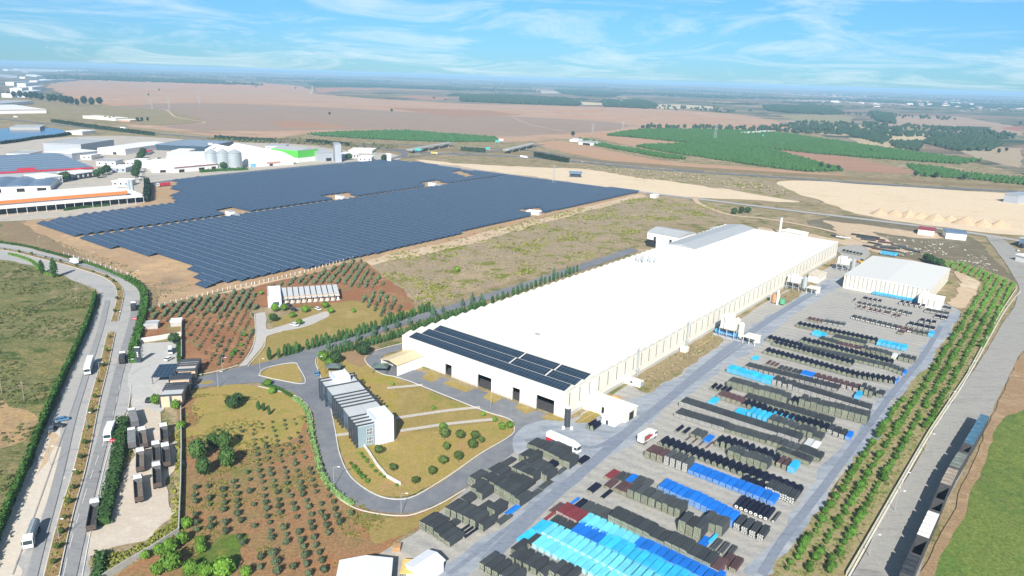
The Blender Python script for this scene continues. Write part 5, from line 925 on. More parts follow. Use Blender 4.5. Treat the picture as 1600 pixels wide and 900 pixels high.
truck('tipper','dark open tipper parked alone on the avenue below the hedge',147,811,hd((145,826),(152,785)),14.5)
lot=[('covered',209,659,11,'grey-covered truck with white cab at the top of the dusty lot',(213,676),(204,644)),('covered',207,691,10.5,'second grey-covered truck in the left column of the dusty lot',(208,706),(207,678)),
 ('tipper',224,690,11,'tipper with brown bed and white cab in the upper middle of the lot',(226,704),(222,678)),('tipper',257,684,11,'dark-bedded tipper at the upper right of the dusty lot',(258,698),(256,670)),
 ('tipper',245,714,11.5,'dark-bedded tipper second from the right fence, middle row',(246,730),(244,694)),('tipper',260,717,11.5,'tipper with rusty cab rear and pale tail by the right fence',(261,733),(258,700)),
 ('tipper',220,725,11,'tipper with sandy bed in the middle of the dusty lot',(220,740),(220,706)),('tipper',246,749,11.5,'tipper with blue-grey cab roof, lowest in the right column',(247,766),(245,730)),('tipper',217,770,11.5,'tipper with brown bed standing lowest in the dusty lot',(218,788),(215,748))]
for i,(k,x,y,L,lb,b,a) in enumerate(lot): truck(k,lb,x,y,hd(b,a),L*1.2,bed=V_bed2 if i in (2,6,8) else V_bed,group='trucks parked in the dusty lot')
truck('twotone','long white and red semi truck above the dark pipe stacks',880,699,hd((856,690),(905,712)),14.5,name='semi_truck')
truck('box','white box truck with red and brown side pictures at the lane',1011,688,hd((998,696),(1028,678)),9.5,name='box_truck')
tt=S.objects['box_truck.001']; q=MB(); q.box(1.275,1.30,-4.,-.2,1.4,3.5); q.build('brown_side_picture',mat('picture_brown',(.22,.12,.08)),tt); q=MB(); q.box(1.305,1.32,-2.6,1.4,1.9,2.9); q.build('red_side_band',V_red,tt)
truck('box','white delivery truck on the upper bend of the avenue',116,412,hd((124,415),(108,409)),8,name='box_truck')
truck('box','red semi trailer truck on the access road by the grain silos',256,291,hd((270,289),(240,292)),15,name='semi_truck',bed=V_red)
truck('box','white lorry on the far highway above the sand ground',819,247,hd((812,246),(828,248)),16,name='semi_truck')
truck('box','yellow lorry on the slip road near the underpass',679,241,hd((672,241),(686,242)),12,name='semi_truck',bed=mat('lorry_yellow',(.65,.45,.08)))
truck('box','white lorry on the highway far left of the pond',25,184,hd((20,184),(30,185)),16,name='semi_truck')
truck('box','small white lorry on the highway beyond the grey factories',193,201.5,hd((185,201),(200,202)),14,name='semi_truck')
truck('loaded','flatbed truck on the apron at the right edge',1596,386,hd((1600,390),(1590,382)),9,name='parked_truck')
def car(label,px,py,head,m,L=4.4,name='parked_car',van=False):
    p=G(px,py,.46); t=thing(name,label,'van' if van else 'car',p,-R(head)); W=.9 if not van else 1.; h1,h2=(.95,1.45) if not van else (1.3,2.4); a=L/2
    q=MB(); q.box(-W,W,-a,a,.3,h1); b=q.build('body',m,t); bv=b.modifiers.new('b','BEVEL'); bv.width=.15; bv.segments=2
    q=MB(); f0,f1=(-a+.5,a-1.2) if not van else (-a+.05,a-.8)
    q.add([(-W+.05,f0-.3,h1),(W-.05,f0-.3,h1),(W-.05,f1+.5,h1),(-W+.05,f1+.5,h1),(-W+.2,f0+.2,h2),(W-.2,f0+.2,h2),(W-.2,f1-.3,h2),(-W+.2,f1-.3,h2)],[(0,1,5,4),(1,2,6,5),(2,3,7,6),(3,0,4,7)]); q.build('windows',V_win,t)
    MB().box(-W+.18,W-.18,f0+.18,f1-.28,h2,h2+.05).build('roof',m,t)
    for y in (-a+.8,a-.8):
        for s_ in (-1,1): wheel(t,s_*(W-.08),y,.33,.2)
car('blue-grey car driving on the internal road by the triangle lawn',495,585,hd((497,592),(493,578)),V_blue,name='driving_car')
car('silver-blue car parked on the dusty shoulder of the avenue',98,657,60,V_blue); car('black car parked on the dusty shoulder beside the silver-blue car',91,667,75,V_black); car('dark grey car parked closest to the pasture hedge',81,672,hd((79,678),(83,666)),mat('car_grey',(.12,.13,.16),rough=.3))
car('dark car parked by the bushes next to the gatehouse',232,627,hd((229,632),(236,620)),V_black); car('white minibus parked in the corner of the entrance plaza',266,550,hd((268,560),(266,540)),V_white,7,'minibus',True); car('white car parked behind the minibus by the gatehouse',264,562,hd((260,565),(268,561)),V_white)
car('white car parked at the end of the small office car park',497,484,hd((494,483),(501,486)),V_white); car('white car half hidden under a tree at the car park entry',461,509,hd((458,508),(466,509)),V_white)
for i,(x,y,c) in enumerate([(447,471,V_black),(455,478,V_black)]): car('dark car parked in the shade %s the small office tower'%['right of','below right of'][i],x+4,y+7,hd((440,470),(460,476)),c)
car('white car on the far highway near the orange field',909,253.5,hd((900,252),(918,255)),V_white,name='driving_car'); car('white car parked by the white shed at the right edge',1590,392,20,V_white)
for i,(x,y) in enumerate([(219,283),(221,278),(223,272),(226,266),(228,261)]): car('white van on the estate side street, %s from the front'%ordi(i+1),x,y,10,V_white,6,'parked_van',True)
# row of tall trailers by the green field
tr=[('blue tarpaulin',mat('trailer_blue',(.05,.13,.20),var=.2),(1535,668),(1508,715)),('open black',V_bed,(1507,716),(1501,727)),('grey-green tarpaulin',mat('trailer_grey_green',(.15,.17,.15),var=.2),(1500,729),(1486,752)),('brown tarpaulin',mat('trailer_brown',(.30,.25,.20),var=.2),(1485,754),(1472,780)),
 ('open black',V_bed,(1471,782),(1462,804)),('open dark blue',mat('trailer_navy',(.03,.04,.07)),(1461,806),(1455,822)),('white tarpaulin',mat('trailer_white',(.72,.71,.66),var=.1,scale=2,bump=.5),(1454,824),(1436,864)),('open black empty',V_bed,(1435,867),(1424,892)),('dark',V_tarp,(1423,894),(1410,925))]
for i,(nm,m,b,a) in enumerate(tr):
    P0,P1=G(*b),G(*a); d=(P0-P1); L=d.length-.5; t=thing('high_sided_trailer','high-sided %s trailer, %s in the line beside the green field'%(nm,ordi(i+1)),'trailer',P1+Vector((0,0,.0)),-az(P1,P0),'trailers lined up beside the green field')
    q=MB(); q.box(-1.5,1.5,0,L,1.1,1.3); q.box(-1.5,-1.38,0,L,1.3,5.7); q.box(1.38,1.5,0,L,1.3,5.7); q.box(-1.38,1.38,0,.12,1.3,5.7); q.box(-1.38,1.38,L-.12,L,1.3,5.7); q.build('body',mat('trailer_side',(.06,.06,.065)),t)
    if 'open' in nm: MB().box(-1.36,1.36,.14,L-.14,1.31,1.7).build('bed_floor',m,t)
    else:
        q=MB(); n=max(2,int(L/2.5)); 
        for k in range(n):
            y0,y1=L*k/n,L*(k+1)/n; q.add([(-1.55,y0,5.71),(1.55,y0,5.71),(1.55,y1,5.71),(-1.55,y1,5.71),(-1.4,(y0+y1)/2,6.0+.2*(k%2)),(1.4,(y0+y1)/2,5.95)],[(0,1,5,4),(4,5,2,3),(1,2,5),(3,0,4)])
        q.build('tarpaulin',m,t)
    for y in (L*.15,L*.3,L*.8):
        for s_ in (-1,1): wheel(t,s_*1.25,y,.55)
t=thing('yellow_loader','yellow and red wheel loader on the lane behind the storage hall','loader',G(1346,412),.6); MB().box(-1.3,1.3,-3,2,.9,2.4).build('body',mat('loader_yellow',(.75,.42,.03)),t); MB().box(-.9,.9,-.8,.9,2.4,3.6).build('cab',V_win,t); MB().box(-1.5,1.5,3,4.2,.5,1.6).build('bucket',V_red,t); MB().cyl((0,1,1.6),(0,3.2,1.2),.2,n=6).build('arm',V_red,t)
for y in (-2,1.3):
    for s_ in (-1,1): wheel(t,s_*1.2,y,.8,.5)
# ======================= LAMPS, POLES, SIGNS =======================
P_met=mat('lamp_post_grey',(.35,.36,.37),rough=.5)
def lamp(px,py,label,h=7.,arm=1.5,a=0,name='street_lamp',group='street lamps of the site and the avenue'):
    t=thing(name,label,'street lamp',G(px,py,.4),a,group); MB().cyl((0,0,0),(0,0,h),.11,.07,n=6).build('pole',P_met,t); MB().cyl((0,0,h),(arm,0,h+.3),.06,n=5).build('arm',P_met,t); MB().box(arm-.1,arm+.7,-.16,.16,h+.2,h+.38).build('lamp_head',V_white,t)
for x,y,l in [(348,582,'at the edge of the olive orchard by the gate road'),(407,584,'at the left tip of the triangle lawn'),(341,605,'on the lower kerb of the gate road'),(522,760,'inside the curve by the green hedge'),(627,803,'at the bottom of the big road curve'),(497,580,'by the blue-grey car on the internal road'),(767,638,'on the kerb before the production hall'),(905,420,'far up the lane between cypress rows'),
 (1446,705,'on the roadside fence, upper of the eastern road'),(1406,768,'on the roadside fence, middle of the eastern road'),(1398,798,'on the roadside fence below the middle lamp'),(1358,869,'on the roadside fence, lowest'),(1480,636,'on the roadside fence above the trailers'),(1512,586,'on the roadside fence beside the orchard corner'),
 (204,585,'at the plaza mouth beside the loaded truck'),(185,507,'at the tip of the upper median'),(157,590,'in the lower median, upper part'),(137,672,'in the lower median, middle'),(113,765,'in the lower median, lower part'),(93,845,'in the lower median near the bottom'),(79,727,'on the dusty shoulder left of the avenue'),(144,410,'on the outer verge of the upper bend'),(213,440,'on the outer bend by the hedge'),(60,385,'on the upper avenue verge')]:
    lamp(x,y,'slim grey street lamp '+l)
def pylon(px,py,h,lab):
    t=thing('power_pylon',lab,'pylon',G(px,py)); q=MB(); w=h*.09
    for s in (-1,1):
        for u_ in (-1,1): q.cyl((s*w,u_*w,0),(s*w*.15,u_*w*.15,h),h*.006,n=4)
    for k in range(8):
        z=h*k/8; ww=w*(1-.85*k/8); w2=w*(1-.85*(k+1)/8)
        for s in (-1,1): q.cyl((-s*ww,-ww,z),(s*w2,-w2,z+h/8),h*.004,n=3); q.cyl((-s*ww,ww,z),(s*w2,w2,z+h/8),h*.004,n=3)
    q.build('lattice',P_met,t)
    for z in (.72,.84,.95): MB().box(-h*.14,h*.14,-.2,.2,h*z,h*z+h*.012).build('crossarm',P_met,t)
for x,y,h,l in [(1117,219,38,'steel lattice pylon standing in the big green orchard'),(265,172,34,'lattice pylon left of two beyond the dry field'),(238,171,32,'lattice pylon by the substation at the field edge'),(312,164,34,'distant lattice pylon in the ploughed plain'),(865,288,24,'thin pole pylon on the pale sand by the solar park'),(522,119,60,'hazy lattice pylon by the far orchard'),(926,210,26,'thin pole pylon on the tip of the orange field'),(973,205,26,'second thin pole pylon by the green orchard tip')]: pylon(x,y,h,l)
for i,(x,y,h) in enumerate([(3,615,11),(38,628,9),(120,473,9),(120,455,8),(773,405,9)]): 
    t=thing('utility_pole','wooden utility pole %s'%['at the left edge of the rough pasture','leaning in the pasture near the bare corner','in the dry pasture inside the avenue bend','in the upper pasture inside the avenue bend','in the heath between solar park and hall'][i],'pole',G(x,y)); MB().cyl((0,0,0),(.4,0,h),.13,n=6).build('pole',mat('pole_wood',(.30,.26,.20)),t); MB().box(-.8,1.4,-.06,.06,h-.8,h-.65).build('crossbar',MATS['pole_wood'],t)
for i,(x,y) in enumerate([(211,503),(177,696)]):
    t=thing('red_sign','small red roadside sign %s'%['at the hedge of the upper avenue','at the foot of the white box truck'][i],'sign',G(x,y,.4)); MB().cyl((0,0,0),(0,0,2.2),.06,n=6).build('post',P_met,t); MB().box(-1.0,1.0,-.08,-.03,1.2,2.6).build('sign_panel',V_red,t); MB().box(-.6,.6,-.1,-.085,1.8,2.0).build('white_stripe',V_white,t)
for i,(x,y,w_) in enumerate([(653,240,9),(762,238,7),(777,226,7),(783,224,7),(1192,216,3)]):
    t=thing('highway_sign','teal highway gantry sign, %s from the left at the interchange'%ordi(i+1),'road sign',G(x,y)); 
    for s in (-1,1): MB().cyl((s*w_*.4,0,0),(s*w_*.4,0,6),.25,n=6).build('post',P_met,t)
    MB().box(-w_*.6,w_*.6,-.15,.15,5,9).build('sign_panel',W_teal if x!=783 else V_white,t)
# bridges
for i,(a,b,lb) in enumerate([((640,240),(705,228),'concrete flyover with dark underpass at the left of the interchange'),((790,240),(835,229),'concrete flyover with dark underpass at the right of the interchange')]):
    A_,B_=G(*a),G(*b); d=(B_-A_); L=d.length; t=thing('highway_bridge',lb,'bridge',A_,math.atan2(d.y,d.x)); MB().box(0,L,-6,6,5.5,6.6).build('deck',W_conc,t)
    for s in (-6,5.7): MB().box(0,L,s,s+.3,6.6,7.6).build('parapet',W_conc,t)
    for k in range(4): MB().box(L*(k+.5)/4-1,L*(k+.5)/4+1,-5,5,0,5.5).build('pier',W_conc,t)
# quarry heaps
for i,(x,y,r) in enumerate([(1376,335,12),(1398,337,12),(1420,339,13),(1440,341,12),(1463,344,13),(1485,346,11),(1510,350,14),(1536,353,12),(1562,355,13)]):
    q=MB(); n=14; q.v.append((0,0,r*.62)); q.f=[]; 
    for k in range(n): t_=2*math.pi*k/n; rrr=r*rr.uniform(.85,1.1); q.v.append((rrr*math.cos(t_),rrr*math.sin(t_)*.8,0)); 
    for k in range(n): q.f.append((0,1+k,1+(k+1)%n)); q.m.append(0)
    o=q.build('sand_heap',gmat('heap_sand',[(.44,.34,.24),(.52,.41,.29)],.05,.3,1,.15)); o.location=G(x,y); tag(o,'brown conical sand heap, %s from the left at the quarry edge'%ordi(i+1),'sand heap','sand heaps at the quarry edge')
t=thing('orange_gravel_pile','heap of orange gravel against the lean-to shed','gravel pile',G(960,623)); q=MB(); q.cyl((0,0,0),(0,0,1.4),4,.8,n=11); q.cyl((5,-5,0),(5,-5,1.),2.6,.6,n=9); q.build('gravel',mat('orange_gravel',(.52,.33,.14),var=.2,scale=2),t)
# ======================= VEGETATION =======================
def leafmat(name,c,rnd=.25,var=.35):
    m=mat(name,c,rough=.75,var=var,scale=1.1,rnd=rnd,spec=.2); return m
L_olive=leafmat('olive_leaf',(.09,.125,.065)); L_cit=leafmat('citrus_leaf',(.075,.17,.025)); L_cyp=leafmat('cypress_leaf',(.045,.11,.028)); L_dark=leafmat('dark_leaf',(.04,.085,.03)); L_lime=leafmat('fresh_leaf',(.12,.24,.03)); L_euc=leafmat('eucalyptus_leaf',(.030,.055,.030)); L_yel=leafmat('yellow_green_leaf',(.22,.23,.05)); L_pine=leafmat('pine_leaf',(.06,.12,.03)); L_grey=leafmat('dry_shrub_leaf',(.22,.19,.11)); L_hedge=leafmat('hedge_leaf',(.045,.11,.02)); L_hl=leafmat('light_hedge_leaf',(.22,.36,.12))
BARK=mat('bark',(.16,.12,.085),var=.3,scale=2)
def crown_mb(mb,rng,c,r,rz,n,leaf,clumps=7,core=.72,shape='ball'):
    """leaf quads in clumps through an uneven volume, over a dark lumpy core"""
    def prof(t): # radius along height for tall shapes
        return {'ball':1,'cone':max(.05,(1-t))**.8*1.0,'flame':math.sin(math.pi*min(1,(t*.86+.10)))**.6}[shape]
    cc=[]
    for _ in range(clumps):
        if shape=='ball':
            d=Vector((rng.gauss(0,1),rng.gauss(0,1),rng.gauss(0,.8))).normalized(); cc.append((Vector((d.x*r*.62,d.y*r*.62,d.z*rz*.62)),rng.uniform(.35,.55)*r))
    k=0
    for _ in range(n):
        if shape=='ball':
            if rng.random()<.5: o,q=rng.choice(cc); d=Vector((rng.gauss(0,1),rng.gauss(0,1),rng.gauss(0,1))).normalized(); p=o+d*q*rng.uniform(.6,1.05); d=(p.normalized()+d*.6)
            else: d=Vector((rng.gauss(0,1),rng.gauss(0,1),rng.gauss(0,1))).normalized(); f=rng.uniform(.72,1.02)*(1+.16*mnoise.noise(d*2.3+Vector((r,rz,n*.1)))); p=Vector((d.x*r*f,d.y*r*f,d.z*rz*f))
        else:
            t=rng.random()**(1.3 if shape=='cone' else 1); a=rng.uniform(0,6.283); rr_=r*prof(t)*rng.uniform(.75,1.08)*(1+.2*mnoise.noise(Vector((math.cos(a)*1.5,math.sin(a)*1.5,t*5+r)))); p=Vector((math.cos(a)*rr_,math.sin(a)*rr_,(t*2-1)*rz)); d=Vector((math.cos(a),math.sin(a),.5))
        d=(d+Vector((rng.gauss(0,.5),rng.gauss(0,.5),rng.gauss(0,.5)+.25))).normalized(); x=d.orthogonal().normalized(); y=d.cross(x); s=leaf*rng.uniform(.6,1.3); a=rng.uniform(0,3.14); x,y=x*math.cos(a)+y*math.sin(a),y*math.cos(a)-x*math.sin(a)
        P=p+c; mb.add([P-x*s-y*s*.6,P+x*s-y*s*.5,P+x*s*.8+y*s*.6,P-x*s*.7+y*s*.7],[(0,1,2,3)])
    # core
    bm=bmesh.new(); bmesh.ops.create_icosphere(bm,subdivisions=1 if n<200 else 2,radius=1)
    vs=[]
    for v in bm.verts:
        t=(v.co.z+1)/2; k=core*(prof(t) if shape!='ball' else 1)*(1+.28*mnoise.noise(v.co*1.9+Vector((r*3,n,rz))))
        vs.append(Vector((v.co.x*r*k,v.co.y*r*k,v.co.z*rz*(core if shape=='ball' else .95)))+c)
    mb.add(vs,[tuple(v.index for v in f.verts) for f in bm.faces]); bm.free()
def mesh_of(mb,name,mats):
    o=mb.build(name,mats); me=o.data; bpy.data.objects.remove(o); return me
TP={}
def protos(key,n,fn):
    if key not in TP: TP[key]=[fn(random.Random(key+str(i))) for i in range(n)]
    return TP[key]
def tree_meshes(key,r,rz,th,leafm,n,leaf,shape='ball',clumps=7,k=4,tr=.12,limbs=3):
    def fn(rng):
        cr=MB(); crown_mb(cr,rng,Vector((0,0,th+rz*(.9 if shape=='ball' else 1))),r*rng.uniform(.9,1.1),rz*rng.uniform(.92,1.08),n,leaf,clumps,.74,shape)
        tk=MB(); tk.cyl((0,0,-.3),(0,0,th+rz*.5),tr,tr*.6,n=6)
        for i in range(limbs): a=i*2.1+rng.random(); tk.cyl((0,0,th*.7),(math.cos(a)*r*.55,math.sin(a)*r*.55,th+rz*.8),tr*.55,tr*.2,n=5)
        return mesh_of(cr,'crown',leafm),mesh_of(tk,'trunk',BARK)
    return protos(key,k,fn)
def plant(name,label,cat,p,meshes,s=1.,group=None,single=False,z=.4):
    me,tk=rr.choice(meshes)
    t=bpy.data.objects.new(name,None if not single else me); C.objects.link(t); t.location=(p.x,p.y,z); t.rotation_euler=(0,0,rr.uniform(0,6.28)); f=rr.uniform(.9,1.1); t.scale=(s*f,s*f,s*rr.uniform(.9,1.12)); tag(t,label,cat,group)
    if not single:
        for nm,m in (('crown',me),('trunk',tk)): o=bpy.data.objects.new(nm,m); C.objects.link(o); o.parent=t
    return t
def gridpts(poly,azd,sx,sy,jit=.15,drop=0,excl=()):
    """rows along azimuth azd: list of (row, index, point)"""
    P=[G(*p) for p in poly]; a=R(azd); Y_=Vector((math.sin(a),math.cos(a),0)); X_=Vector((math.cos(a),-math.sin(a),0)); ex=[[G(*p) for p in e] for e in excl]
    Q=[(p.dot(Y_),p.dot(X_)) for p in P]; us=[q[1] for q in Q]; out=[]; i=0; u=min(us)+sx*.5
    while u<max(us):
        i+=1; j=0; xs=crossings(Q,u)
        for v0,v1 in zip(xs[::2],xs[1::2]):
            v=math.ceil(v0/sy)*sy
            while v<v1:
                q=X_*u+Y_*v
                if rr.random()>=drop and not any(inpoly(q.x,q.y,e) for e in ex): j+=1; out.append((i,j,q+Vector((rr.gauss(0,jit*sx),rr.gauss(0,jit*sy),0))))
                v+=sy
        u+=sx
    return out
def orchard(name,what,cat,pts,meshes,where,group,smin=.7,smax=1.2,cap=300,stuffname=None,sfn=None):
    pts=sorted(pts,key=lambda t:t[2].length)
    for r_,j,q in pts[:cap]:
        s=rr.uniform(smin,smax) if not sfn else sfn(q)*rr.uniform(.85,1.15)
        plant(name,'%s, %s in the %s row %s'%(what,ordi(j),ordi(r_),where),cat,q,meshes,s,group,single=q.length>260)
    return pts[cap:]
def blobs(name,pts,r,m,label,h=None,z=0,n=10,q=0):
    """a far wood or orchard seen as one mass: one small lumpy crown per tree"""
    mb=MB(); base=[]
    bm=bmesh.new(); bmesh.ops.create_icosphere(bm,subdivisions=1,radius=1); bv=[v.co.copy() for v in bm.verts]; bf=[tuple(v.index for v in f.verts) for f in bm.faces]; bm.free()
    V=mb.v; Fc=mb.f
    for p in pts:
        s=r*rr.uniform(.7,1.25); hh=(h or r)*rr.uniform(.75,1.25); o=len(V); a=rr.random()*6; ca,sa=math.cos(a),math.sin(a)
        for v in bv:
            k=1+rr.uniform(-.28,.28); V.append((p.x+(v.x*ca-v.y*sa)*s*k,p.y+(v.x*sa+v.y*ca)*s*k,z+hh*.75+v.z*hh*k))
        Fc.extend([tuple(i+o for i in f) for f in bf])
    mb.m=[0]*len(Fc); o=mb.build(name,m); tag(o,label,None,None,'stuff'); return o
def scatter(poly,n):
    P=[G(*p) for p in poly]; x0,x1=min(p.x for p in P),max(p.x for p in P); y0,y1=min(p.y for p in P),max(p.y for p in P); out=[]
    k=0
    while len(out)<n and k<n*30:
        k+=1; q=Vector((rr.uniform(x0,x1),rr.uniform(y0,y1),0))
        if inpoly(q.x,q.y,P): out.append(q)
    return out
# --- olive orchards
OL=tree_meshes('olive',1.15,1.15,.35,L_olive,150,.24,k=5,tr=.1)
U=gridpts([(232,500),(234,484),(320,466),(398,449),(402,478),(398,488),(392,500),(398,520),(388,545),(372,566),(345,576),(292,560),(287,512),(250,505)],-11,4.2,2.9,.06,.12)
U=[(a,b,q) for a,b,q in U if not inpoly(q.x,q.y,[G(*p) for p in [(288,585),(286,512),(300,540),(330,583)]]) ]
def usz(q): 
    return .95 if q.y>395 else (.42 if rr.random()<.75 else .7)
rest=orchard('olive_tree','olive tree','olive tree',U,OL,'of the orchard above the gate','olive trees of the orchards',cap=170,sfn=usz)
U2=gridpts([(402,452),(478,432),(562,406),(575,420),(590,432),(600,446),(585,452),(540,450),(520,445),(440,448)],-2,4.8,3.2,.07,.08)
U3=gridpts([(562,470),(590,455),(612,462),(628,488),(600,500),(575,490)],-4,4.5,3.2,.07,.1)
Lw=gridpts([(300,690),(330,672),(480,650),(492,672),(495,712),(510,755),(530,782),(560,800),(520,850),(505,905),(440,905),(400,900),(385,860),(350,842),(300,832),(296,760)],-24,3.9,3.9,.07,.15,excl=[[(298,690),(385,690),(385,755),(300,760)]])
def lsz(q):
    return max(.38,min(1.0,.95-(q.y-165)*.0062))
allp=[('of the orchard below the gate road',p,lsz,-1) for p in Lw]+[('beside the small office',p,lambda q:.8,0) for p in U3]+[('between solar park and small office',p,lambda q:.95,0) for p in U2]
n_=0
stuffp=[p[2] for p in rest]
for wh,(a,b,q),f,_ in sorted(allp,key=lambda t:t[1][2].length):
    if n_<190: plant('olive_tree','olive tree, %s in the %s row %s'%(ordi(b),ordi(a),wh),'olive tree',q,OL,f(q)*rr.uniform(.75,1.15),'olive trees of the orchards',single=q.length>260); n_+=1
    else: stuffp.append(q)
blobs('olive_orchard',stuffp,1.15,L_olive,'far rows of small grey-green olive trees beside the solar park',1.3,.4)
# --- citrus belt
CI=tree_meshes('citrus',1.5,1.45,.3,L_cit,260,.26,k=5)
belt=[(1440,402),(1500,413),(1582,442),(1584,460),(1508,586),(1440,682),(1385,770),(1300,905),(1200,900),(1252,840),(1288,790),(1326,737),(1364,691),(1404,633),(1439,589),(1459,563),(1491,521),(1508,488),(1533,456),(1533,440),(1500,427)]
CP=gridpts(belt,38.3,4.5,3.3,.08,.08)
print('citrus',len(CP))
rest=orchard('citrus_tree','round citrus tree','citrus tree',CP,CI,'of the belt beside the yard','citrus trees of the belt',.5,.98,cap=300)
if rest: blobs('citrus_belt_end',[p[2] for p in rest],1.25,L_cit,'far end of the citrus belt by the storage hall',1.2,.4)
# --- cypresses along the lane
CY=tree_meshes('cypress',.95,2.3,.15,L_cyp,300,.22,'flame',k=4,limbs=0)
def row(a,b,n): A_,B_=G(*a),G(*b); return [A_.lerp(B_,(i+.5)/n) for i in range(n)]
def crow(name,what,cat,pts,meshes,where,group,s=1.):
    for i,q in enumerate(pts): plant(name,'%s, %s from the left %s'%(what,ordi(i+1),where),cat,q+Vector((rr.gauss(0,.15),rr.gauss(0,.15),0)),meshes,s*rr.uniform(.85,1.15),group)
crow('cypress_tree','pointed green cypress','cypress',[G(421,563),G(436,560)]+row((443,558),(472,550),5)+row((478,548),(590,517),17)+row((594,513),(650,494),10)+row((653,492),(672,487),4),CY,'in the row above the lane','cypresses along the lane',1.05)
crow('cypress_tree','pointed green cypress','cypress',row((516,556),(560,547),7)+row((562,546),(630,526),12)+row((632,525),(760,478),26)+row((765,476),(905,424),20),CY,'in the row below the lane','cypresses along the lane',.95)
PI=tree_meshes('roundcyp',1.4,2.,.8,leafmat('blue_cypress_leaf',(.07,.13,.08)),200,.28,'cone',k=3,limbs=0)
crow('conifer_tree','blue-green cone-shaped conifer','conifer',[G(514,548),G(539,541),G(560,534),G(583,527),G(603,520),G(621,513),G(640,509),G(676,494),G(692,489),G(722,479),G(738,473),G(752,469),G(815,450),G(846,440),G(866,431),G(886,427)],PI,'standing in the lower cypress row','conifers in the lower lane row',1.05)
crow('cypress_tree','dark cypress','cypress',[G(66,427),G(86,434)],CY,'by the driveway in the pasture','cypresses in the pasture',2.)
for i,(x,y) in enumerate([(404,641),(412,643),(421,649)]): plant('young_cypress','slim young cypress, %s of three in the dry lawn'%ONES[i+1],'cypress',G(x,y),CY,.75,single=False)
# --- single trees
BT=tree_meshes('broad',2.6,2.3,1.0,L_dark,750,.34,clumps=10,k=4,tr=.2,limbs=4); LT=tree_meshes('lime',2.4,2.1,.5,L_lime,600,.34,clumps=12,k=4,tr=.15,limbs=4); MT=tree_meshes('mid',1.7,1.5,1.2,leafmat('mid_leaf',(.075,.12,.03)),380,.28,clumps=8,k=4,tr=.14); YT=tree_meshes('yel',1.,.7,.05,L_yel,200,.22,k=3,limbs=0); PT=tree_meshes('pine',2.4,3.2,1.0,L_pine,850,.36,clumps=12,k=4,tr=.2,limbs=4); GT=tree_meshes('lb',1.,.75,.0,L_cit,220,.2,k=3,limbs=0); DT=tree_meshes('dry',1.,.7,.0,L_grey,160,.24,k=3,limbs=0)
def many(name,cat,meshes,L_,s0=1.):
    for x,y,s,lab in L_: plant(name,lab,cat,G(x,y),meshes,s0*s)
many('broadleaf_tree','tree',BT,[(364,640,1.,'round dark tree, left of the pair on the yellow lawn'),(372,634,.9,'round dark tree, right of the pair on the yellow lawn'),(567,556,1.3,'big dark tree at the end of the lower cypress row'),(525,569,1.15,'dark rounded tree behind the office block pavilion'),(273,538,1.,'bushy tree against the court wall above the plaza'),(428,503,.8,'dark tree in the car park island of the small office')])
many('pine_tree','pine tree',PT,[(311,722,1.,'pine on the left of the pine clump'),(319,745,.95,'pine lowest in the clump below the yellow lawn'),(334,702,.85,'pine at the top centre of the pine clump'),(352,704,.95,'pine at the top right of the pine clump'),(356,732,1.05,'pine on the right of the pine clump')],1.15)
many('garden_tree','garden tree',MT,[(592,712,.95,'garden tree right below the office block corner'),(614,738,.8,'garden tree right of the low white wall end'),(649,758,.75,'small grey-green tree nearest the road bend'),(675,745,.85,'garden tree by the kerb slab near the curve'),(692,728,1.,'garden tree left of a close pair near the road'),(716,722,.95,'garden tree in the middle of the lower lawn'),(697,706,.8,'garden tree above the middle of the lawn cluster'),(738,704,1.05,'garden tree near the right road kerb'),(719,688,.95,'garden tree below the second garden path'),(752,694,.7,'garden tree second from the kerb at the right'),(742,690,1.,'garden tree with dark crown in the upper cluster'),(694,688,1.15,'large dark garden tree under the lime tree'),(618,668,.0001,'x')][:-1])
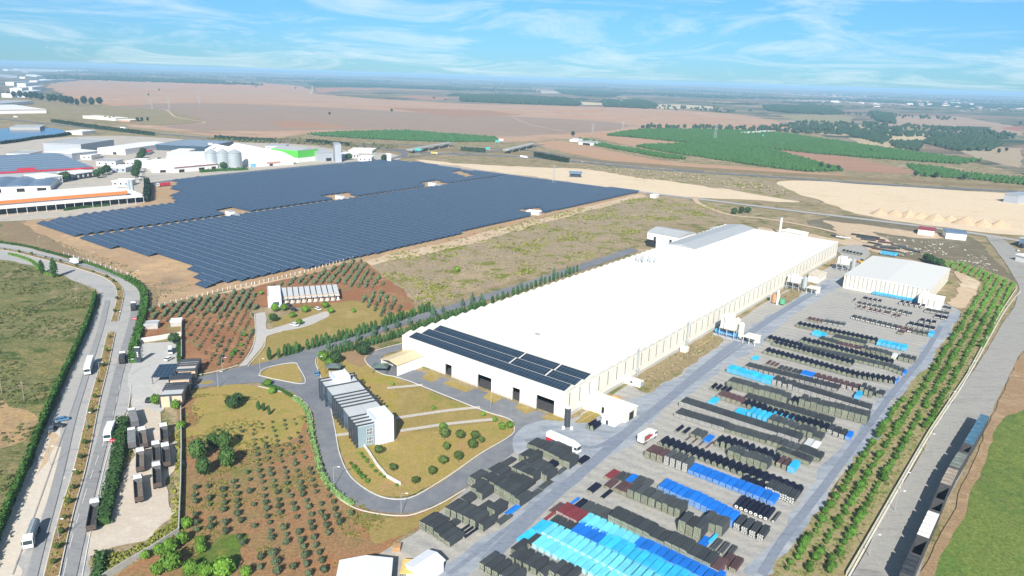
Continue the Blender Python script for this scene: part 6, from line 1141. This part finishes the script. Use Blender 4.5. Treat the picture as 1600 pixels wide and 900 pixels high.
many('lime_green_tree','tree',LT,[(692,672,.6,'fresh green tree on the second garden path'),(677,641,.35,'small fresh green tree in the middle lawn'),(755,651,.4,'small fresh green tree on the hall road kerb'),(773,660,.45,'fresh green tree at the end of the garden path'),(797,670,.6,'fresh green tree at the right tip of the lawn'),(784,672,.6,'loose dull tree beside the lawn tip'),(613,603,.35,'tiny fresh tree on the upper garden path'),
 (293,827,.75,'bright green bushy tree by the wall corner'),(286,850,.8,'bright green tree below the wall corner'),(267,864,.95,'bright green tree right of the diagonal wall'),(268,890,1.25,'biggest bright green tree near the bottom edge'),(315,865,.65,'lower of two stacked green trees by the meadow'),(314,852,.6,'upper of two stacked green trees by the meadow'),(299,897,.9,'yellow-green tree at the bottom edge'),(323,903,.95,'green tree at the bottom edge below the meadow'),(350,899,1.15,'broad green tree at the bottom edge right of the meadow'),(250,868,.7,'dark green tree tight against the diagonal wall'),(228,875,.55,'small dark tree touching the diagonal wall'),(385,902,.7,'green tree at the bottom edge right of the others'),(248,899,.8,'dark tree at the bottom edge near the wall end'),
 (506,565,1.1,'bright bush-tree at the corner of the junction'),(515,573,.8,'bright low tree before the pavilion'),(408,452+9,.5,'green bush left of the small office tower'),(430,487,.9,'green tree before the small office tower'),(444,486,.9,'broad tree at the head of the small car park'),(457,497,.7,'broad tree along the car park edge'),(477,489,.9,'tree right of the small office car park entrance'),(424,499,.6,'low tree in the island of the small car park'),(468,508,.75,'tree in the middle of the car park strip'),(508,482,.9,'green tree at the far end of the car park'),(517,490,.7,'dull tree below the far end of the car park'),(552,489,.5,'lone bush in the tan lawn right of the car park'),(419,603,.6,'bright shrub-tree at the hedge start by the junction'),(425,616,.6,'bright round shrub-tree below the hedge start'),(244,633,.9,'bright bush left of the gatehouse front'),(275,640,.8,'bright bush below the gatehouse front'),(715,425,.8,'lone green bush in the heath'),(283,672,.7,'bush against the fence beside the truck lot')])
for i,(x,y,s) in enumerate([(382,526,.9),(377,541,.8),(368,551,1.),(363,556,.9),(574,725,.4),(548,727,.5),(553,733,.7),(557,738,.7),(562,743,.65),(567,749,.75),(574,755,.75),(564,712,.5),(568,717,.5),(573,722,.5),(580,731,.6),(587,739,.5),(594,744,.5),(600,748,.45),(620,761,.45),(536,665,.5),(546,609,.3)]):
    plant('clipped_bush','clipped green ball bush, %s counted from the gate side'%ordi(i+1),'bush',G(x,y),GT,s*1.3,'clipped bushes by the roads')
for i,(x,y) in enumerate([(1158,334),(1147,335),(1168,333),(1446,409),(1452,412),(1460,415),(1468,417)]): plant('dark_shrub_tree','dark green shrub tree, %s from the left behind the factory halls'%ordi(i+1),'tree',G(x,y),BT,1.2,'dark shrub trees behind the halls')
# --- eucalyptus and single far trees
EU=tree_meshes('euc',7,8,4,L_euc,900,1.0,clumps=14,k=4,tr=.5,limbs=4)
for i,(x,y,s) in enumerate([(14,152,.8),(22,153,.9),(32,154,1.),(41,154,.9),(49,156,1.),(57,156,1.1),(65,158,1.),(78,160,1.1),(86,160,1.),(96,161,1.1),(104,163,1.1),(112,164,1.1),(121,166,.8),(132,164,1.0),(144,166,1.),(156,164,1.)]): plant('eucalyptus_tree','big dark eucalyptus, %s from the left in the row at the plain edge'%ordi(i+1),'tree',G(x,y),EU,s*1.35,'eucalyptus row at the plain edge')
for i,(x,y,s) in enumerate([(249,142,.9),(232,150,.8),(515,180,.8),(612,175,.9),(895,213,1.),(400,137,1.2),(432,126,.8),(462,139,1.3),(165,187,.7),(172,188,.7),(178,187,.7),(215,190,.8),(222,190,.9),(231,190,.8),(678,155,1.2),(696,157,.9),(735,157,1.),(1396,209,1.2),(1360,238,.7),(1380,214,1.),(1430,276,.7),(1444,277,.6),(1462,278,.7),(1506,281,.8),(1560,240,.9),(1572,237,.8),(1310,267,.7),(1294,266,.8),(1282,264,.9),(1240,158,1.2),(1250,158,1.),(1362,186,1.4),(1375,188,1.3),(1227,157,1.),(1290,155,1.),(1318,160,1.1),(1342,150,1.3),(1205,172,1.),(985,215,.5),(1594,195,1.2)]):
    plant('field_tree','lone dark field tree, %s counted over the far plain'%ordi(i+1),'tree',G(x,y),EU,s*.62,'scattered trees of the far fields')
# --- hedges
def hedge(name,label,pts,w_,h,m,leaf=.3,dens=5.,cat='hedge',z=.4):
    P=smoothline([G(*p) for p in pts],4); o0=P[0]; mb=MB(); rng=random.Random(label); S_=0
    for a,b in zip(P,P[1:]):
        L=(b-a).length; 
        if L<.01: continue
        d=(b-a)/L; nrm=Vector((-d.y,d.x,0)); n=int(L*dens*(w_+2*h)*.35)
        for _ in range(n):
            t=rng.random()*L; g=mnoise.noise((a+d*t)*.35); hh=h*(1+.28*g); ww=w_*(1+.25*mnoise.noise((a+d*t)*.5+Vector((5,5,5))))
            u_=rng.random()*(ww+2*hh)
            if u_<hh: p=a+d*t+nrm*(ww/2)+Vector((0,0,u_)); q=nrm
            elif u_<hh+ww: p=a+d*t+nrm*(ww/2-(u_-hh))+Vector((0,0,hh*rng.uniform(.88,1.08))); q=Vector((0,0,1))
            else: p=a+d*t-nrm*(ww/2)+Vector((0,0,u_-hh-ww)); q=-nrm
            q=(q+Vector((rng.gauss(0,.5),rng.gauss(0,.5),rng.gauss(0,.5)+.2))).normalized(); x=q.orthogonal().normalized(); y=q.cross(x); s=leaf*rng.uniform(.6,1.4); p=p-o0
            mb.add([p-x*s-y*s,p+x*s-y*s*.8,p+x*s*.8+y*s,p-x*s+y*s*.8],[(0,1,2,3)])
        k=max(1,int(L/1.5))
        for i in range(k):
            c0,c1=a+d*(L*i/k)-o0,a+d*(L*(i+1)/k)-o0; f=.84; w0=w_*f*rng.uniform(.85,1.1)/2; h0=h*f*rng.uniform(.85,1.08)
            mb.add([c0-nrm*w0,c1-nrm*w0,c1+nrm*w0,c0+nrm*w0]+[v+Vector((0,0,h0)) for v in (c0-nrm*w0*.8,c1-nrm*w0*.8,c1+nrm*w0*.8,c0+nrm*w0*.8)],[(4,5,6,7),(0,1,5,4),(2,3,7,6),(1,2,6,5),(3,0,4,7)])
    o=mb.build(name,m,loc=(o0.x,o0.y,z)); tag(o,label,cat); return o
hedge('boundary_hedge','tall straight hedge between the rough pasture and the avenue',[(149,462),(146,480),(130,526),(100,590),(74,650),(47,720),(16,795),(-30,910)],1.5,3.4,L_hedge,.3,6)
hedge('roadside_hedge','green hedge along the outer side of the curved avenue',[(0,380),(40,386),(75,395),(110,404)],1.8,1.3,L_hedge); hedge('roadside_hedge','leafy hedge beyond the delivery truck on the avenue bend',[(128,410),(160,421),(195,436)],1.8,1.3,L_hedge)
hedge('roadside_hedge','broad hedge from the avenue bend down to the totem sign',[(198,437),(214,446),(224,458),(226,475),(222,500),(214,530),(209,550),(209,568)],3.6,2.4,L_hedge,.32,6)
hedge('oleander_hedge','thick oleander hedge between avenue and truck lot',[(192,660),(188,690),(184,720),(180,745),(172,775),(166,800),(163,822)],3.8,2.6,leafmat('oleander_leaf',(.05,.11,.03)),.32,6)
hedge('oleander_hedge','dark hedge stub at the bottom edge beside the avenue',[(158,870),(155,890),(152,915)],2.6,2.2,MATS['oleander_leaf'],.32,6)
hedge('clipped_hedge','light green clipped hedge along the inside of the road curve',[(459,624),(470,632),(480,645),(485,665),(489,690),(495,712),(500,735),(512,757),(525,773),(540,784),(551,791)],1.9,1.1,L_hl,.2,9); hedge('clipped_hedge','darker clipped hedge between junction and light green hedge',[(410,602),(425,606),(440,612),(456,621)],1.5,.9,L_hedge,.2,8)
hedge('driveway_hedge','low bright hedge between the two pasture cypresses',[(14,398),(30,402),(50,410),(66,425),(90,434)],2.,1.,L_lime,.3)
hedge('fence_hedge','shrubby hedge along the wall below the gatehouse',[(281,570),(281,555),(279,540)],2.,1.8,L_hedge)
hedge('pond_hedge','dark tree hedge on the embankment of the pond',[(0,226),(30,222),(60,217),(95,213),(110,210)],5,4,L_euc,.9,1.2); hedge('estate_hedge','green hedge in front of the silos',[(313,270),(340,268),(365,267),(387,266)],4,3.5,L_hedge,.5,2); hedge('estate_hedge','dark hedge under the canopy of the orange-edged plant',[(100,330),(130,326),(170,322)],2.5,2.2,L_hedge,.4,3); hedge('estate_hedge','dark tall hedge at the right end of the orange-edged plant',[(229,316),(231,300),(230,288)],5,7,L_euc,.7,2)
hedge('road_trees_hedge','line of dark trees along the far highway, left part',[(82,191),(110,195),(150,201),(190,206),(240,212)],6,6,L_euc,1.,1); hedge('road_trees_hedge','line of dark trees along the far highway, middle part',[(336,217),(380,220),(430,222)],6,6,L_euc,1.,1); hedge('road_trees_hedge','line of dark trees along the far highway, by the grey mill',[(480,222),(510,225),(545,228)],6,5,L_euc,1.,1); hedge('road_trees_hedge','row of dark trees inside the interchange',[(720,236),(740,237),(758,238)],6,6,L_euc,1.,1); hedge('road_trees_hedge','row of dark trees beside the highway right of the interchange',[(836,245),(862,250),(888,254)],6,7,L_euc,1.,1)
# --- median plants
for i,q in enumerate([G(*p) for p in [(8,392),(30,396),(50,400),(72,405),(95,411),(120,418),(145,427),(167,435),(178,443),(184,455),(183,470),(180,490),(172,530),(167,552),(161,575),(155,600),(149,625),(143,648),(138,672),(133,697),(127,720),(121,745),(115,768),(108,790),(102,815),(96,838),(90,862),(84,885)]]): plant('median_tree','small thin tree on the median, %s from the upper end'%ordi(i+1),'tree',q,MT,.55 if i%3 else .4,'small trees of the avenue median',z=.6)
med=[]
for P in (med1,med2):
    Q=smoothline([G(*p) for p in P]); 
    for a,b in zip(Q,Q[1:]):
        for _ in range(int((b-a).length*1.4)): med.append(a.lerp(b,rr.random())+Vector((rr.uniform(-1.3,1.3),rr.uniform(-1,1),0)))
def tufts(name,pts,meshes_key,r,m,label,z=.4,leafn=14,leaf=.2,h=.6):
    mb=MB(); rng=random.Random(label)
    for p in pts:
        s=r*rng.uniform(.5,1.3)
        for _ in range(leafn):
            d=Vector((rng.gauss(0,1),rng.gauss(0,1),abs(rng.gauss(0,1)))).normalized(); c=p+Vector((d.x*s,d.y*s,z+d.z*s*h)); q=(d+Vector((rng.gauss(0,.5),rng.gauss(0,.5),.3))).normalized(); x=q.orthogonal().normalized(); y=q.cross(x); k=leaf*rng.uniform(.7,1.4)*max(.6,s/r)
            mb.add([c-x*k-y*k,c+x*k-y*k,c+x*k+y*k,c-x*k+y*k],[(0,1,2,3)])
    o=mb.build(name,m); tag(o,label,None,None,'stuff'); return o
tufts('median_scrub',med[::3],'m',.6,L_yel,'yellow-green low plants growing on the avenue median',.62,12,.16)
hp=[(575,410),(640,388),(830,342),(1000,308),(1100,318),(1160,335),(1085,345),(1010,350),(985,385),(900,410),(760,448),(680,478),(650,470),(610,440)]
def clustered(poly,n,sc,th): return [q for q in scatter(poly,n*4) if mnoise.noise(q*sc)>th][:n]
tufts('median_dry_scrub',med[1::3],'m',.6,mat('brown_weed',(.24,.17,.09),rnd=.2,var=.3),'brown dry plants growing on the avenue median',.62,10,.16)
tufts('heath_bushes',clustered(hp,1500,.028,.10),'h',1.0,L_yel,'yellow-green bushes scattered over the dry heath',0.1,12,.32,.8)
tufts('heath_dry_bushes',clustered(hp,1300,.05,-.1),'h',.9,L_grey,'dry grey bushes scattered over the heath',0.1,9,.3,.7)
tufts('pasture_scrub',clustered([(0,405),(110,438),(145,470),(130,520),(100,585),(75,645),(45,715),(14,790),(-20,880),(-250,800),(-250,420)],2600,.04,.0),'p',.8,leafmat('pasture_scrub_leaf',(.085,.105,.035)),'green and brown scrub of the rough pasture',.1,9,.26,.7)
tufts('verge_scrub',scatter([(148,872),(182,866),(225,850),(256,828),(278,836),(238,860),(190,888),(150,905)],150)+scatter([(272,745),(283,690),(283,832),(268,835)],70)+scatter([(277,672),(283,672),(283,740),(277,740)],40),'v',.8,L_yel,'yellow-green and dry scrub along the truck lot wall',.3,14,.22,.8)
tufts('strip_scrub',scatter([(985,600),(1008,615),(1062,580),(1130,532),(1112,524),(1050,557)],160)+scatter([(1212,466),(1226,474),(1272,448),(1262,440)],60),'v',.6,L_grey,'dry bushes in the grass strip beside the hall',.3,9,.25,.6)
tufts('belt_weeds',scatter(belt,2600),'v',.55,leafmat('weed_leaf',(.13,.17,.04)),'weeds between the rows of the citrus belt',.3,6,.2,.5)
tufts('park_edge_scrub',clustered([(40,360),(200,415),(226,440),(300,445),(240,475),(222,450),(130,400)],500,.05,-.2),'v',.6,L_grey,'dry scrub on the bare soil below the solar park',.1,7,.25,.6)
tufts('orchard_weeds',clustered([(290,615),(470,625),(490,680),(510,750),(600,810),(590,850),(540,900),(300,900),(286,700)],1500,.06,.05),'v',.4,L_yel,'weeds on the red orchard floor',.3,6,.16,.5)
tufts('field_stones',clustered([(1400,372),(1470,380),(1540,400),(1560,425),(1490,412),(1410,395)],160,.04,-.1),'s',.7,mat('pale_stone',(.62,.58,.50)),'pale stones scattered over the dark heath',.05,4,.4,.3)
# --- far green masses
gm=leafmat('orchard_mass_leaf',(.045,.115,.028),.0,.25); gm2=leafmat('wood_mass_leaf',(.035,.065,.035),.0,.3); gm3=leafmat('vineyard_mass_leaf',(.05,.13,.04),.0,.2)
def mass(nm,poly,sx,sy,r,h,m,label,azd=38,drop=.03): blobs(nm,[q for _,_,q in gridpts(poly,azd,sx,sy,.08,drop)],r,m,label,h)
mass('far_orchard',[(945,212),(1000,203.5),(1110,203.5),(1210,208),(1330,225),(1450,243),(1535,252),(1500,257),(1380,249),(1280,241),(1210,234),(1125,226),(1080,224),(1000,216)],7,6,3.0,3.4,gm,'big dense green orchard beyond the highway, upper band')
mass('far_orchard',[(992,229),(1080,226),(1150,228),(1205,236),(1265,252),(1322,268),(1260,269),(1200,262),(1120,250),(1040,238)],7,6,3.0,3.4,gm,'dense green orchard wedge in front of the upper band')
mass('far_orchard',[(902,217),(925,222),(960,230),(1000,236),(1060,246),(1078,250),(1040,248),(970,235),(920,226)],7,6,3.0,3.2,gm,'thin green orchard strip behind the farm shed')
mass('far_orchard',[(1415,258),(1460,262),(1530,275),(1600,280),(1640,284),(1640,294),(1520,281),(1440,276)],7,6,2.8,3,gm,'green orchard strip at the right below the red field')
mass('far_vineyard',[(480,210),(560,206),(640,205),(700,210),(775,215),(778,222),(700,222.5),(600,219),(500,213)],9,5,2.6,2.6,gm3,'bright green vineyard rows before the plain',azd=25)
mass('far_wood',[(720,151),(780,149),(850,153),(905,160),(905,166),(820,163),(720,159)],22,16,9,8,gm2,'dark wood at the far edge of the plain'); mass('far_wood',[(940,158),(1000,157),(1028,166),(1010,170),(945,167)],22,16,9,8,gm2,'dark green wood right of the first far wood')
mass('far_wood',[(865,141),(930,139),(970,150),(940,152),(880,147)],24,20,9,7,gm2,'hazy green grove on the far slope'); mass('far_wood',[(1440,223),(1472,211),(1540,214),(1566,226),(1552,236),(1490,236)],15,13,6,6,gm2,'dark bushy wood on the slope at the right')
mass('far_wood',[(1310,200),(1345,203),(1392,217),(1378,226),(1340,215),(1305,206)],15,13,5,5,gm2,'dark line of trees in the small valley'); mass('far_wood',[(1390,223),(1440,222),(1436,236),(1400,232)],13,11,5,5,gm2,'dull green thicket beside the bushy wood')
mass('far_wood',[(1190,165),(1290,168),(1320,178),(1290,180),(1200,174)],20,16,8,7,gm2,'dark grove above the striped vineyard'); mass('far_wood',[(1360,176),(1395,180),(1398,194),(1370,190)],15,13,7,8,gm2,'dark clump of tall trees by the valley head')
mass('far_wood',[(1400,165),(1600,160),(1600,178),(1560,176),(1400,170)],26,24,8,6,gm2,'village trees among the distant houses',drop=.45); mass('far_wood',[(480,130),(560,126),(690,133),(720,141),(600,136),(490,135)],26,20,9,7,gm2,'dark far orchard behind the terracotta field')
def belt_pts(x0,x1,off0,off1,n,sc=.0006,th=.02):
    out=[]
    while len(out)<n:
        x=rr.uniform(x0,x1); q=G(x,95+.031*x+rr.uniform(off0,off1))
        if mnoise.noise(Vector((q.x*sc,q.y*sc*1.0,3)))>th: out.append(q)
    return out
blobs('far_wood',belt_pts(60,830,10,26,2600,.0005),16,gm2,'hazy dark tree belts scattered towards the left horizon',9)
blobs('far_wood',belt_pts(700,1600,9,34,5200,.0006,.0),14,gm2,'hazy dark tree belts scattered towards the right horizon',8)
blobs('far_wood',belt_pts(1000,1600,28,75,800,.0012,.15),6,gm2,'loose dark trees over the fields at the right',6)
mass('far_scrub',[(320,216),(480,218),(620,228),(620,234),(480,226),(330,221)],12,9,3,2.2,leafmat('olive_scrub_leaf',(.11,.12,.04),0,.3),'olive-coloured scrub behind the industrial estate',drop=.5); mass('far_scrub',[(910,262),(1080,272),(1190,288),(1240,305),(1130,292),(990,278)],11,9,2.4,1.6,L_grey,'dry scrub on the slope behind the quarry',drop=.6)

for i,(x,y) in enumerate([(216,262),(214,270),(212,278),(218,254),(221,248),(224,243),(160,275),(152,279),(168,272),(98,283),(104,284),(350,266),(250,258),(530,243),(545,250),(508,247),(600,252)]): plant('estate_tree','green estate tree, %s counted along the side street and yards'%ordi(i+1),'tree',G(x,y),BT,1.9,'trees of the industrial estate')
